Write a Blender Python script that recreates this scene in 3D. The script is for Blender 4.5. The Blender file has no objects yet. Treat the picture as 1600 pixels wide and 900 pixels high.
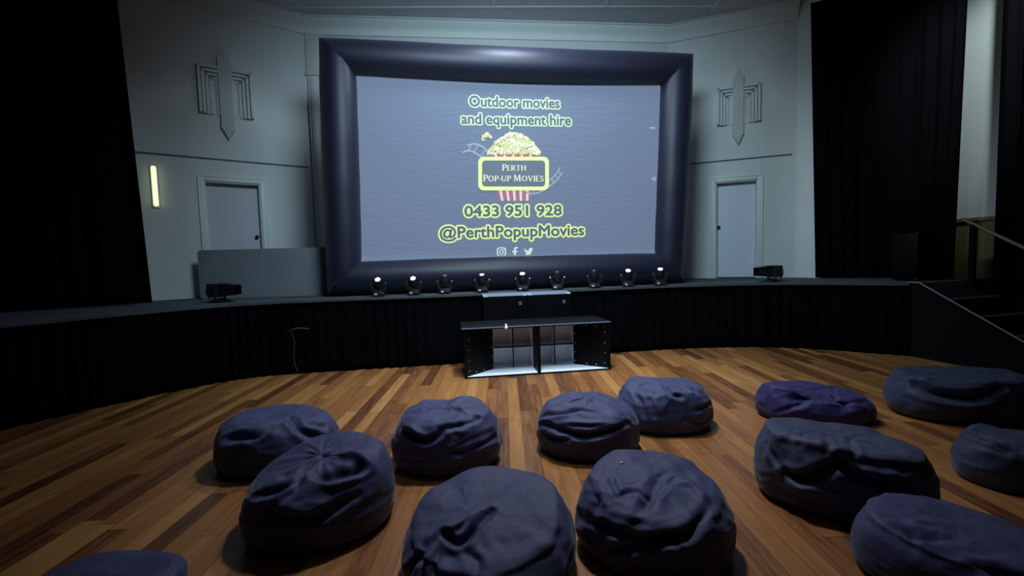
import bpy, bmesh, math, random
import numpy as np
from mathutils import Vector, Matrix
from mathutils.bvhtree import BVHTree

PI = math.pi
C = bpy.context.scene.collection
S = bpy.context.scene
random.seed(4)

# ------------------------------------------------------------------ camera
FPX = 712.0                       # focal length in pixels of the 1600-wide frame
PITCH = math.atan(.066)
ROLL = .028
EYE = Vector((0, 0, 1.70))
FW = Vector((0, math.cos(PITCH), -math.sin(PITCH)))
_U0 = Vector((0, math.sin(PITCH), math.cos(PITCH)))
_R0 = Vector((1, 0, 0))
RT = _R0 * math.cos(ROLL) - _U0 * math.sin(ROLL)
UP = _U0 * math.cos(ROLL) + _R0 * math.sin(ROLL)
cam = bpy.data.cameras.new('camera')
cam.sensor_width = 36
cam.lens = FPX / 1600 * 36
cam.clip_start = .05
co = bpy.data.objects.new('camera', cam)
C.objects.link(co)
mw = Matrix.Identity(4)
for i, v in enumerate((RT, UP, -FW)):
    for j in range(3):
        mw[j][i] = v[j]
mw.translation = EYE
co.matrix_world = mw
S.camera = co

# ------------------------------------------------------------------ world, lights, exposure
S.view_settings.view_transform = 'Standard'
S.view_settings.look = 'None'
S.view_settings.gamma = 1
S.view_settings.use_curve_mapping = False
S.view_settings.exposure = 0.0
w = bpy.data.worlds.new('world')
S.world = w
w.use_nodes = True
w.node_tree.nodes['Background'].inputs[0].default_value = (.10, .13, .22, 1)
w.node_tree.nodes['Background'].inputs[1].default_value = .02


def area(name, loc, target, sx, sy, power, col, spread=180):
    l = bpy.data.lights.new(name, 'AREA')
    l.shape = 'RECTANGLE'
    l.size = sx
    l.size_y = sy
    l.energy = power
    l.color = col
    l.spread = math.radians(spread)
    o = bpy.data.objects.new(name, l)
    C.objects.link(o)
    o.location = loc
    d = Vector(target) - Vector(loc)
    o.rotation_euler = d.to_track_quat('-Z', 'Y').to_euler()
    return o


def spot(name, loc, target, power, col, cone, blend, rad=.3):
    l = bpy.data.lights.new(name, 'SPOT')
    l.energy = power
    l.color = col
    l.shadow_soft_size = rad
    l.spot_size = math.radians(cone)
    l.spot_blend = blend
    o = bpy.data.objects.new(name, l)
    C.objects.link(o)
    o.location = loc
    o.rotation_euler = (Vector(target) - Vector(loc)).to_track_quat('-Z', 'Y').to_euler()
    return o


spot('overhead_stage_fill', (0.3, 7.2, 6.25), (0.3, 7.2, 0), 330, (.72, .86, 1.0), 165, .5, .35)  # added unseen fill from above, for the frame top and bag rims
spot('stage_wall_fill', (0.3, 3.6, 6.2), (0.3, 9.5, 2.0), 1600, (.61, .84, 1.0), 118, .85, .9)  # added unseen source that brightens the walls, doors and screen
spot('overhead_floor_fill', (0.5, 5.2, 6.25), (0.45, 5.0, 0), 1150, (.82, .87, 1.0), 74, 1.0, .3)  # added unseen fill over the middle of the floor
spot('side_wall_fill', (6.6, 5.4, 6.2), (8.2, 8.1, 4.4), 560, (.78, .95, .95), 62, .8, .2)  # extra unseen source, put in to lift the pale strip of side wall


# ------------------------------------------------------------------ picture to place
def ray(px, py):
    return FW + RT * ((px - 800) / FPX) - UP * ((py - 450) / FPX)


def at_z(px, py, z):
    d = ray(px, py)
    return EYE + d * ((z - EYE.z) / d.z)


def at_y(px, py, Y):
    d = ray(px, py)
    return EYE + d * (Y / d.y)


def at_plane(px, py, A, B):
    d = ray(px, py)
    n = Vector((-(B[1] - A[1]), B[0] - A[0], 0))
    t = n.dot(Vector((A[0], A[1], 0)) - EYE) / n.dot(d)
    return EYE + d * t


# ------------------------------------------------------------------ materials
def mat(name, col, rough=.6, metal=0, emit=None, estr=0, bump=None, sheen=0, spec=.5, var=None):
    m = bpy.data.materials.new(name)
    m.use_nodes = True
    nt = m.node_tree
    b = nt.nodes['Principled BSDF']
    b.inputs['Base Color'].default_value = (*col, 1)
    b.inputs['Roughness'].default_value = rough
    b.inputs['Metallic'].default_value = metal
    b.inputs['Specular IOR Level'].default_value = spec
    b.inputs['Sheen Weight'].default_value = sheen
    if emit:
        b.inputs['Emission Color'].default_value = (*emit, 1)
        b.inputs['Emission Strength'].default_value = estr
    tc = nt.nodes.new('ShaderNodeTexCoord')
    if var:
        n = nt.nodes.new('ShaderNodeTexNoise')
        n.inputs['Scale'].default_value = var[0]
        n.inputs['Detail'].default_value = 6
        nt.links.new(tc.outputs['Object'], n.inputs['Vector'])
        r = nt.nodes.new('ShaderNodeMapRange')
        r.inputs['From Min'].default_value = .3
        r.inputs['From Max'].default_value = .7
        r.inputs['To Min'].default_value = 1 - var[1]
        r.inputs['To Max'].default_value = 1 + var[1]
        nt.links.new(n.outputs['Fac'], r.inputs['Value'])
        mx = nt.nodes.new('ShaderNodeVectorMath')
        mx.operation = 'SCALE'
        mx.inputs[0].default_value = col
        nt.links.new(r.outputs[0], mx.inputs['Scale'])
        nt.links.new(mx.outputs[0], b.inputs['Base Color'])
    if bump:
        n = nt.nodes.new('ShaderNodeTexNoise')
        n.inputs['Scale'].default_value = bump[0]
        n.inputs['Detail'].default_value = 5
        nt.links.new(tc.outputs['Object'], n.inputs['Vector'])
        bp = nt.nodes.new('ShaderNodeBump')
        bp.inputs['Strength'].default_value = 1
        bp.inputs['Distance'].default_value = bump[1]
        nt.links.new(n.outputs['Fac'], bp.inputs['Height'])
        nt.links.new(bp.outputs[0], b.inputs['Normal'])
    return m


M = {}
M['wall'] = mat('plaster wall', (.60, .64, .62), .75, bump=(14, .002), var=(1.2, .04))
M['ceil'] = mat('ceiling board', (.50, .50, .52), .85, var=(2, .05))
M['trim'] = mat('white gloss trim', (.62, .67, .64), .5)
M['rail'] = mat('dark picture rail', (.10, .11, .12), .6)
M['door'] = mat('white door', (.60, .64, .74), .5)
M['door_grey'] = mat('grey door', (.47, .49, .52), .55)
M['black_cloth'] = mat('black stage cloth', (.0027, .0026, .0036), .95, bump=(300, .001), spec=.04)
M['stage'] = mat('stage carpet', (.075, .085, .095), .95, bump=(160, .003), spec=.05, var=(5, .15))
M['black_paint'] = mat('black paint', (.0025, .0025, .0028), .5, bump=(90, .0006), spec=.12)
M['stair_black'] = mat('black stair paint', (.004, .004, .005), .8, spec=.12)
M['nosing'] = mat('pale edging', (.22, .23, .24), .5)
M['board'] = mat('grey board', (.21, .235, .26), .6, var=(2, .06))
M['nylon'] = mat('black inflatable nylon', (.0095, .0105, .028), .50, bump=(40, .0012), sheen=.10, spec=.45)
M['plastic'] = mat('black moulded plastic', (.016, .017, .022), .35)
M['rubber'] = mat('rubber', (.008, .008, .008), .7)
M['chrome'] = mat('steel', (.55, .56, .6), .28, 1)
M['lens_off'] = mat('unlit lens', (.25, .27, .35), .1, .6)
M['lens_on'] = mat('lit lens', (.9, .9, 1), .2, emit=(.78, .82, 1), estr=14)
M['lens_dim'] = mat('dimly lit lens', (.9, .9, 1), .2, emit=(.72, .70, 1), estr=2.2)
M['led'] = mat('small display', (.5, .5, .6), .3, emit=(.7, .75, 1), estr=.06)
M['lamp'] = mat('warm tube', (.9, .9, .7), .4, emit=(.95, 1.0, .60), estr=1.0)
M['horn'] = mat('white horn lining', (.80, .83, .90), .7, var=(30, .05))
M['olive'] = mat('olive painted dado', (.16, .15, .055), .6)
M['handrail'] = mat('varnished handrail', (.16, .15, .09), .4)
M['cab_top'] = mat('scuffed black lid', (.007, .008, .010), .42, bump=(30, .001), spec=.22)
M['case_lid'] = mat('blue grey lid', (.20, .24, .31), .5)
M['corner'] = mat('pale corner protector', (.45, .50, .60), .5)
M['ornament'] = mat('pale ornament', (.75, .85, .65), .5, emit=(.8, 1, .75), estr=.35)  # brightness of the ornament put in as a glow of its own


def fabric(name, col):
    m = bpy.data.materials.new(name)
    m.use_nodes = True
    nt = m.node_tree
    b = nt.nodes['Principled BSDF']
    b.inputs['Roughness'].default_value = .62
    b.inputs['Specular IOR Level'].default_value = .35
    b.inputs['Sheen Weight'].default_value = .14
    b.inputs['Sheen Roughness'].default_value = .4
    tc = nt.nodes.new('ShaderNodeTexCoord')
    n = nt.nodes.new('ShaderNodeTexNoise')
    n.inputs['Scale'].default_value = 5
    n.inputs['Detail'].default_value = 5
    nt.links.new(tc.outputs['Object'], n.inputs['Vector'])
    r = nt.nodes.new('ShaderNodeMapRange')
    r.inputs['From Min'].default_value = .35
    r.inputs['From Max'].default_value = .65
    r.inputs['To Min'].default_value = .82
    r.inputs['To Max'].default_value = 1.12
    nt.links.new(n.outputs['Fac'], r.inputs['Value'])
    mx = nt.nodes.new('ShaderNodeVectorMath')
    mx.operation = 'SCALE'
    mx.inputs[0].default_value = col
    nt.links.new(r.outputs[0], mx.inputs['Scale'])
    nt.links.new(mx.outputs[0], b.inputs['Base Color'])
    n2 = nt.nodes.new('ShaderNodeTexNoise')
    n2.inputs['Scale'].default_value = 420
    n2.inputs['Detail'].default_value = 2
    nt.links.new(tc.outputs['Object'], n2.inputs['Vector'])
    b1 = nt.nodes.new('ShaderNodeBump')
    b1.inputs['Distance'].default_value = .0012
    b1.inputs['Strength'].default_value = .6
    nt.links.new(n2.outputs['Fac'], b1.inputs['Height'])
    n3 = nt.nodes.new('ShaderNodeTexNoise')
    n3.inputs['Scale'].default_value = 11
    n3.inputs['Detail'].default_value = 4
    n3.inputs['Distortion'].default_value = 1.2
    nt.links.new(tc.outputs['Object'], n3.inputs['Vector'])
    b2 = nt.nodes.new('ShaderNodeBump')
    b2.inputs['Distance'].default_value = .005
    b2.inputs['Strength'].default_value = .7
    nt.links.new(n3.outputs['Fac'], b2.inputs['Height'])
    nt.links.new(b1.outputs[0], b2.inputs['Normal'])
    nt.links.new(b2.outputs[0], b.inputs['Normal'])
    return m


M['bag'] = fabric('charcoal bean bag canvas', (.047, .052, .126))
M['bag_navy'] = fabric('navy bean bag canvas', (.028, .022, .105))
M['bag_grey'] = fabric('slate bean bag canvas', (.044, .053, .108))


def cloth_screen():
    m = bpy.data.materials.new('projection cloth')
    m.use_nodes = True
    nt = m.node_tree
    b = nt.nodes['Principled BSDF']
    b.inputs['Base Color'].default_value = (.085, .105, .14, 1)
    b.inputs['Roughness'].default_value = .8
    b.inputs['Specular IOR Level'].default_value = .2
    b.inputs['Emission Color'].default_value = (.42, .55, .85, 1)
    b.inputs['Emission Strength'].default_value = .25  # light of the projected image put in as the cloth's own emission
    tc = nt.nodes.new('ShaderNodeTexCoord')
    mp = nt.nodes.new('ShaderNodeMapping')
    mp.inputs['Scale'].default_value = (.55, 1, 3.0)
    mp.inputs['Rotation'].default_value = (0, .18, 0)
    nt.links.new(tc.outputs['Object'], mp.inputs[0])
    n = nt.nodes.new('ShaderNodeTexNoise')
    n.inputs['Scale'].default_value = 3.4
    n.inputs['Detail'].default_value = 5
    n.inputs['Roughness'].default_value = .55
    n.inputs['Distortion'].default_value = 1.5
    nt.links.new(mp.outputs[0], n.inputs['Vector'])
    bp = nt.nodes.new('ShaderNodeBump')
    bp.inputs['Distance'].default_value = .035
    bp.inputs['Strength'].default_value = .5
    nt.links.new(n.outputs['Fac'], bp.inputs['Height'])
    nt.links.new(bp.outputs[0], b.inputs['Normal'])
    return m


M['screen'] = cloth_screen()


def ink(name, col, e):
    return mat(name, tuple(c * .35 for c in col), .8, emit=col, estr=e * 1.35, spec=.1)


M['ink_yellow'] = ink('projected yellow', (.72, .85, .34), .62)
M['ink_pale'] = ink('projected pale cream', (.70, .86, .56), .50)
M['ink_dark'] = ink('projected dark blue', (.27, .36, .50), .12)
M['ink_panel'] = ink('projected panel', (.33, .39, .50), .16)
M['ink_red'] = ink('projected red', (.62, .20, .27), .42)
M['ink_white'] = ink('projected white', (.66, .82, .78), .52)
M['ink_film'] = ink('projected film grey', (.56, .66, .80), .33)
M['ink_corn'] = ink('projected popcorn', (.76, .80, .42), .46)
M['ink_cornlight'] = ink('projected popcorn highlight', (.86, .93, .66), .56)
M['ink_brown'] = ink('projected popcorn shade', (.42, .38, .16), .26)
M['ink_amber'] = ink('projected amber bulb', (.86, .92, .50), .80)


def floor_mat():
    m = bpy.data.materials.new('polished hardwood boards')
    m.use_nodes = True
    nt = m.node_tree
    L = nt.links.new
    N = nt.nodes.new
    b = nt.nodes['Principled BSDF']

    def math_(op, a=None, c=None, d=None):
        n = N('ShaderNodeMath')
        n.operation = op
        for i, v in enumerate((a, c, d)):
            if v is None:
                continue
            if isinstance(v, (int, float)):
                n.inputs[i].default_value = v
            else:
                L(v, n.inputs[i])
        return n.outputs[0]
    tc = N('ShaderNodeTexCoord')
    rot = N('ShaderNodeMapping')
    rot.inputs['Rotation'].default_value = (0, 0, PLANK_ROT)
    L(tc.outputs['Object'], rot.inputs[0])
    sp = N('ShaderNodeSeparateXYZ')
    L(rot.outputs[0], sp.inputs[0])
    W, LEN = .132, 1.7
    row = math_('DIVIDE', sp.outputs[0], W)
    ri = math_('FLOOR', row)
    rf = math_('FRACT', row)
    wn = N('ShaderNodeTexWhiteNoise')
    wn.noise_dimensions = '1D'
    L(ri, wn.inputs['W'])
    yo = math_('MULTIPLY_ADD', wn.outputs['Value'], 7.3, math_('DIVIDE', sp.outputs[1], LEN))
    yi = math_('FLOOR', yo)
    yf = math_('FRACT', yo)
    cb = N('ShaderNodeCombineXYZ')
    L(ri, cb.inputs[0])
    L(yi, cb.inputs[1])
    w2 = N('ShaderNodeTexWhiteNoise')
    w2.noise_dimensions = '3D'
    L(cb.outputs[0], w2.inputs['Vector'])
    # grain: stretched along the board, shifted board by board
    off = N('ShaderNodeVectorMath')
    off.operation = 'MULTIPLY_ADD'
    L(w2.outputs['Color'], off.inputs[0])
    off.inputs[1].default_value = (9, 9, 9)
    L(rot.outputs[0], off.inputs[2])
    st = N('ShaderNodeMapping')
    st.inputs['Scale'].default_value = (16, 1.1, 1)
    L(off.outputs[0], st.inputs[0])
    g = N('ShaderNodeTexNoise')
    g.inputs['Scale'].default_value = 1.6
    g.inputs['Detail'].default_value = 8
    g.inputs['Roughness'].default_value = .62
    g.inputs['Distortion'].default_value = .8
    L(st.outputs[0], g.inputs['Vector'])
    st2 = N('ShaderNodeMapping')
    st2.inputs['Scale'].default_value = (60, 2.2, 1)
    L(off.outputs[0], st2.inputs[0])
    g2 = N('ShaderNodeTexNoise')
    g2.inputs['Scale'].default_value = 1.5
    g2.inputs['Detail'].default_value = 6
    g2.inputs['Distortion'].default_value = .5
    L(st2.outputs[0], g2.inputs['Vector'])
    gsum = math_('MULTIPLY_ADD', math_('SUBTRACT', g2.outputs['Fac'], .5), .45, g.outputs['Fac'])
    tone = math_('ADD', math_('MULTIPLY', w2.outputs['Value'], .72), math_('MULTIPLY_ADD', gsum, .75, -.11))
    cr = N('ShaderNodeValToRGB')
    e = cr.color_ramp.elements
    e[0].position = .16
    e[0].color = (.060, .024, .012, 1)
    e[1].position = 1.0
    e[1].color = (.46, .225, .075, 1)
    for p, c in ((.32, (.135, .050, .020, 1)), (.52, (.26, .105, .036, 1)), (.78, (.34, .145, .045, 1))):
        x = e.new(p)
        x.color = c
    L(tone, cr.inputs[0])
    # gaps
    gx = math_('LESS_THAN', math_('ABSOLUTE', math_('SUBTRACT', rf, .5)), .488)
    gy = math_('LESS_THAN', math_('ABSOLUTE', math_('SUBTRACT', yf, .5)), .4985)
    gap = math_('MULTIPLY', gx, gy)
    sc = N('ShaderNodeVectorMath')
    sc.operation = 'SCALE'
    L(cr.outputs[0], sc.inputs[0])
    L(math_('MULTIPLY_ADD', gap, .6, .4), sc.inputs['Scale'])
    L(sc.outputs[0], b.inputs['Base Color'])
    b.inputs['Roughness'].default_value = .33
    rr = math_('MULTIPLY_ADD', g.outputs['Fac'], .16, .25)
    L(rr, b.inputs['Roughness'])
    b.inputs['Specular IOR Level'].default_value = .45
    bp = N('ShaderNodeBump')
    bp.inputs['Distance'].default_value = .002
    L(math_('ADD', math_('MULTIPLY', g.outputs['Fac'], .3), gap), bp.inputs['Height'])
    L(bp.outputs[0], b.inputs['Normal'])
    return m


PLANK_ROT = math.radians(-.9)
M['floor'] = floor_mat()


# ------------------------------------------------------------------ mesh helpers
def obj(name, bm, m, parent=None, smooth=False, loc=None, rot=None):
    me = bpy.data.meshes.new(name)
    if isinstance(bm, bmesh.types.BMesh):
        bmesh.ops.recalc_face_normals(bm, faces=bm.faces)
        bm.to_mesh(me)
        bm.free()
    else:
        me.from_pydata(*bm)
    ms = m if isinstance(m, (list, tuple)) else [m]
    for k in ms:
        me.materials.append(k)
    if smooth:
        me.polygons.foreach_set('use_smooth', [True] * len(me.polygons))
        if smooth == 'auto':
            try:
                me.set_sharp_from_angle(angle=math.radians(38))
            except Exception:
                pass
    o = bpy.data.objects.new(name, me)
    C.objects.link(o)
    if parent:
        o.parent = parent
    if loc is not None:
        o.location = loc
    if rot is not None:
        o.rotation_euler = rot
    return o


def empty(name, loc=(0, 0, 0), rz=0):
    o = bpy.data.objects.new(name, None)
    o.empty_display_size = .1
    C.objects.link(o)
    o.location = loc
    o.rotation_euler = (0, 0, rz)
    return o


def tag(o, label, cat, group=None, kind=None):
    o['label'] = label
    o['category'] = cat
    if group:
        o['group'] = group
    if kind:
        o['kind'] = kind
    return o


def struct(o, label=None):
    o['kind'] = 'structure'
    if label:
        o['label'] = label
    return o


def copy_tree(o, parent=None):
    c = o.copy()
    C.objects.link(c)
    if parent:
        c.parent = parent
    for ch in list(o.children):
        copy_tree(ch, c)
    return c


def BM():
    return bmesh.new()


def box(bm, x0, x1, y0, y1, z0, z1, bev=0, mtx=None, seg=2):
    vs = [bm.verts.new(p) for p in ((x0, y0, z0), (x1, y0, z0), (x1, y1, z0), (x0, y1, z0),
                                    (x0, y0, z1), (x1, y0, z1), (x1, y1, z1), (x0, y1, z1))]
    fs = [bm.faces.new([vs[i] for i in f]) for f in
          ((0, 3, 2, 1), (4, 5, 6, 7), (0, 1, 5, 4), (1, 2, 6, 5), (2, 3, 7, 6), (3, 0, 4, 7))]
    if bev:
        es = list({e for f in fs for e in f.edges})
        r = bmesh.ops.bevel(bm, geom=es, offset=bev, segments=seg, affect='EDGES', profile=.5)
        vs = list({v for v in r['verts']} | {v for v in vs if v.is_valid})
    if mtx is not None:
        bmesh.ops.transform(bm, matrix=mtx, verts=[v for v in vs if v.is_valid])
    return vs


def prism(bm, pts, axis, a, b, mtx=None):
    """extrude 2-D polygon pts along axis 'x','y' or 'z' from a to b"""
    def P(p, t):
        return {'x': (t, p[0], p[1]), 'y': (p[0], t, p[1]), 'z': (p[0], p[1], t)}[axis]
    lo = [bm.verts.new(P(p, a)) for p in pts]
    hi = [bm.verts.new(P(p, b)) for p in pts]
    bm.faces.new(lo)
    bm.faces.new(list(reversed(hi)))
    n = len(pts)
    for i in range(n):
        j = (i + 1) % n
        bm.faces.new((lo[i], hi[i], hi[j], lo[j]))
    if mtx is not None:
        bmesh.ops.transform(bm, matrix=mtx, verts=lo + hi)
    return lo + hi


def tube(bm, pts, r, n=10, cap=True):
    pts = [Vector(p) for p in pts]
    rings = []
    up = Vector((0, 0, 1))
    t0 = (pts[1] - pts[0]).normalized()
    a = t0.cross(up)
    if a.length < .1:
        a = t0.cross(Vector((1, 0, 0)))
    a.normalize()
    for i, p in enumerate(pts):
        if i == 0:
            t = pts[1] - p
        elif i == len(pts) - 1:
            t = p - pts[i - 1]
        else:
            t = pts[i + 1] - pts[i - 1]
        t.normalize()
        a = (a - t * a.dot(t)).normalized()
        b = t.cross(a)
        rr = r[i] if isinstance(r, (list, tuple)) else r
        rings.append([bm.verts.new(p + a * rr * math.cos(2 * PI * k / n) + b * rr * math.sin(2 * PI * k / n)) for k in range(n)])
    for i in range(len(rings) - 1):
        for k in range(n):
            bm.faces.new((rings[i][k], rings[i][(k + 1) % n], rings[i + 1][(k + 1) % n], rings[i + 1][k]))
    if cap:
        bm.faces.new(list(reversed(rings[0])))
        bm.faces.new(rings[-1])


def spline(pts, n=12):
    pts = [Vector(p) for p in pts]
    P = [pts[0] * 2 - pts[1]] + pts + [pts[-1] * 2 - pts[-2]]
    out = []
    for i in range(1, len(P) - 2):
        for k in range(n):
            t = k / n
            out.append(.5 * ((2 * P[i]) + (P[i + 1] - P[i - 1]) * t + (2 * P[i - 1] - 5 * P[i] + 4 * P[i + 1] - P[i + 2]) * t * t
                             + (-P[i - 1] + 3 * P[i] - 3 * P[i + 1] + P[i + 2]) * t ** 3))
    out.append(pts[-1])
    return out


# vectorised lattice noise
_rng = np.random.RandomState(7)
_perm = _rng.permutation(512)
_val = _rng.rand(512) * 2 - 1


def vnoise(p, seed=0):
    p = np.asarray(p, float) + seed * 13.37
    i = np.floor(p).astype(int)
    f = p - i
    u = f * f * f * (f * (f * 6 - 15) + 10)
    out = np.zeros(len(p))
    for dx in (0, 1):
        for dy in (0, 1):
            for dz in (0, 1):
                h = _perm[(_perm[(_perm[(i[:, 0] + dx) & 511] + i[:, 1] + dy) & 511] + i[:, 2] + dz) & 511]
                wgt = (u[:, 0] if dx else 1 - u[:, 0]) * (u[:, 1] if dy else 1 - u[:, 1]) * (u[:, 2] if dz else 1 - u[:, 2])
                out += wgt * _val[h]
    return out


# ------------------------------------------------------------------ floor and stage
ZS = 1.13                           # stage height
bm = BM()
box(bm, -10, 10, -4, 9, -.12, 0)
struct(obj('floor', bm, M['floor']))

FRONT = spline([Vector(p + (0,)) for p in ((-6.6, 3.4), (-5.95, 4.3), (-5.5, 5.0), (-5.05, 5.7), (-4.6, 6.32), (-3.96, 6.86), (-2.8, 7.12),
                                           (-.75, 7.42), (1.77, 7.9), (3.1, 8.08), (4.4, 8.02), (5.3, 7.65), (6.17, 7.05))], 10)
front2 = [(p.x, p.y) for p in FRONT]
bm = BM()
poly = front2 + [(8.2, 7.62), (8.2, 11.2), (-9.4, 11.2), (-9.4, 3.4)]
prism(bm, poly, 'z', 0, ZS)
struct(obj('stage_platform', bm, M['stage']), 'low curved stage with a dark grey top')


def drape(path, z0, z1, wave, amp, thick=.012, seed=1, nz=14, topshift=None, step=.02, hem=.0, gather=0):
    """pleated sheet with real thickness along a ground path; returns (verts, edges, faces)"""
    P = [Vector((p[0], p[1], 0)) for p in path]
    T = [Vector((p[0], p[1], 0)) for p in (topshift or path)]
    L = [0]
    for a, b in zip(P, P[1:]):
        L.append(L[-1] + (b - a).length)
    tot = L[-1]
    n = max(8, int(tot / step))
    ss = np.linspace(0, tot, n)

    def lerp(Q):
        return np.stack([np.interp(ss, L, [q.x for q in Q]), np.interp(ss, L, [q.y for q in Q])], 1)
    A, B = lerp(P), lerp(T)
    tan = np.gradient(A, axis=0)
    tan /= np.linalg.norm(tan, axis=1)[:, None] + 1e-9
    nor = np.stack([tan[:, 1], -tan[:, 0]], 1)
    k = 2 * PI / wave
    ph = vnoise(np.stack([ss * 1.3, ss * 0 + seed, ss * 0], 1)) * 7.0
    am = amp * (.65 + .5 * vnoise(np.stack([ss * 1.7, ss * 0 + seed + 5, ss * 0], 1)))
    verts = []
    for j in range(nz + 1):
        v = j / nz
        z = z0 + (z1 - z0) * v
        base = A * (1 - v) + B * v
        spread = 1 - .35 * v + gather * (1 - v)
        d = am * spread * np.sin(k * ss + ph + .35 * np.sin(2.2 * v + ss)) + .25 * am * np.sin(2.7 * k * ss + 2 * v)
        zz = z + (0 if j else 1) * hem * vnoise(np.stack([ss * 5, ss * 0, ss * 0 + seed], 1))
        for s_ in (0, 1):
            q = base + nor * (d + (thick if s_ else 0))[:, None]
            verts.append(np.concatenate([q, np.broadcast_to(np.atleast_1d(zz)[:, None] if np.ndim(zz) else np.full((n, 1), zz), (n, 1))], 1))
    V = np.concatenate(verts)
    F = []

    def ix(j, s_, i):
        return (j * 2 + s_) * n + i
    for j in range(nz):
        for i in range(n - 1):
            F.append((ix(j, 0, i), ix(j, 0, i + 1), ix(j + 1, 0, i + 1), ix(j + 1, 0, i)))
            F.append((ix(j, 1, i), ix(j + 1, 1, i), ix(j + 1, 1, i + 1), ix(j, 1, i + 1)))
        for i in (0, n - 1):
            F.append((ix(j, 0, i), ix(j + 1, 0, i), ix(j + 1, 1, i), ix(j, 1, i)))
    for i in range(n - 1):
        for j in (0, nz):
            F.append((ix(j, 0, i), ix(j, 1, i), ix(j, 1, i + 1), ix(j, 0, i + 1)))
    return (V.tolist(), [], F)


off = []
for i, p in enumerate(FRONT):
    a = FRONT[max(0, i - 1)]
    b = FRONT[min(len(FRONT) - 1, i + 1)]
    t = (b - a).normalized()
    off.append((p.x + t.y * .055, p.y - t.x * .055))
o = obj('stage_skirt', drape(off, .012, 1.10, .17, .026, .008, 3, 10, step=.016, hem=.012), M['black_cloth'], smooth=True)
tag(o, 'black pleated cloth skirt hanging along the curved stage front', 'stage skirt')
bm = BM()
for i in range(len(off) - 1):
    a, b = Vector((*off[i], 0)), Vector((*off[i + 1], 0))
    c, d = FRONT[i], FRONT[i + 1]
    q = [bm.verts.new((v.x, v.y, z)) for z in (1.10, ZS + .004) for v in (a, b, d, c)]
    for f in ((0, 1, 2, 3), (4, 5, 6, 7), (0, 1, 5, 4), (2, 3, 7, 6)):
        bm.faces.new([q[k] for k in f])
struct(obj('trim_1', bm, M['stage']))

# ------------------------------------------------------------------ walls
ZC = 6.62
cL, cR = Vector((-4.02, 9.56, 0)), Vector((3.58, 10.37, 0))
uL = (Vector((-4.04, 9.54, 0)) - Vector((-6.34, 7.85, 0))).normalized()
uR = (Vector((5.89, 9.49, 0)) - Vector((3.94, 10.24, 0))).normalized()
wl0 = Vector((-6.34, 7.85, 0))       # left canted wall runs from here towards cL
wr0 = Vector((3.94, 10.24, 0))       # right canted wall


def frame_of(origin, u):
    """matrix: local x along wall, local -y out of the wall towards the hall, z up"""
    n = Vector((-u.y, u.x, 0))       # points away from the hall
    m = Matrix.Identity(4)
    for j in range(3):
        m[j][0], m[j][1], m[j][2] = u[j], n[j], (0, 0, 1)[j]
    m.translation = origin
    return m


ML = frame_of(wl0, uL)
MR = frame_of(wr0, uR)
uB = (cR - cL).normalized()
MB = frame_of(cL, uB)


def wall_with_door(name, mtx, x0, x1, dx0, dx1, dz, m, z0=ZS - .02):
    bm = BM()
    t = .28
    box(bm, x0, dx0, 0, t, z0, ZC + .05)
    box(bm, dx1, x1, 0, t, z0, ZC + .05)
    box(bm, dx0, dx1, 0, t, dz, ZC + .05)
    bmesh.ops.transform(bm, matrix=mtx, verts=bm.verts)
    return struct(obj(name, bm, m))


lenL = (cL - wl0).length
wall_with_door('wall_left', ML, -2.6, lenL + .0, .97, 1.87, 3.26, M['wall'])
x0R = -(wr0 - cR).length
wall_with_door('wall_right', MR, x0R, 2.12, .59, 1.40, 3.21, M['wall'])
bm = BM()
box(bm, -.1, (cR - cL).length + .1, 0, .28, ZS - .02, ZC + .05)
bmesh.ops.transform(bm, matrix=MB, verts=bm.verts)
struct(obj('wall_back', bm, M['wall']))
# added wall strip angled to catch light, for the bright patch by the curtain
rc = wr0 + uR * 2.10
rd = Vector((6.13, 9.02, 0))
MRR = frame_of(rc, (rd - rc).normalized())
bm = BM()
box(bm, 0, (rd - rc).length, 0, .2, ZS - .02, ZC + .05)
bmesh.ops.transform(bm, matrix=MRR, verts=bm.verts)
struct(obj('wall_bright_strip', bm, M['wall']))
# hall side walls
bm = BM()
box(bm, 8.2, 8.4, -4, 9.6, 2.15, ZC + .05)
struct(obj('wall_side_right', bm, M['wall']))
bm = BM()
box(bm, 8.18, 8.4, -4, 9.6, 0, 2.15)
box(bm, 8.15, 8.4, -4, 9.6, 2.12, 2.18)
struct(obj('trim_2', bm, M['olive']))
bm = BM()
box(bm, -9.6, -9.4, -4, 11, 0, ZC + .05)
struct(obj('wall_side_left', bm, M['black_cloth']))
bm = BM()
box(bm, -9.6, 8.4, -4, 11.2, ZC, ZC + .12)
struct(obj('ceiling', bm, M['ceil']))


# cornice: stepped profile swept along the three walls
def sweep_profile(prof, line):
    bm = BM()
    rings = []
    for i, p in enumerate(line):
        d1 = (line[i] - line[i - 1]).normalized() if i else (line[1] - line[0]).normalized()
        d2 = (line[i + 1] - line[i]).normalized() if i < len(line) - 1 else d1
        n1, n2 = Vector((d1.y, -d1.x, 0)), Vector((d2.y, -d2.x, 0))
        n = (n1 + n2).normalized()
        k = 1 / max(.3, n.dot(n1))
        rings.append([bm.verts.new(p + n * (q[0] * k) + Vector((0, 0, q[1]))) for q in prof])
    m_ = len(prof)
    for a, b in zip(rings, rings[1:]):
        for k in range(m_):
            bm.faces.new((a[k], a[(k + 1) % m_], b[(k + 1) % m_], b[k]))
    bm.faces.new(rings[0])
    bm.faces.new(list(reversed(rings[-1])))
    return bm


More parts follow.
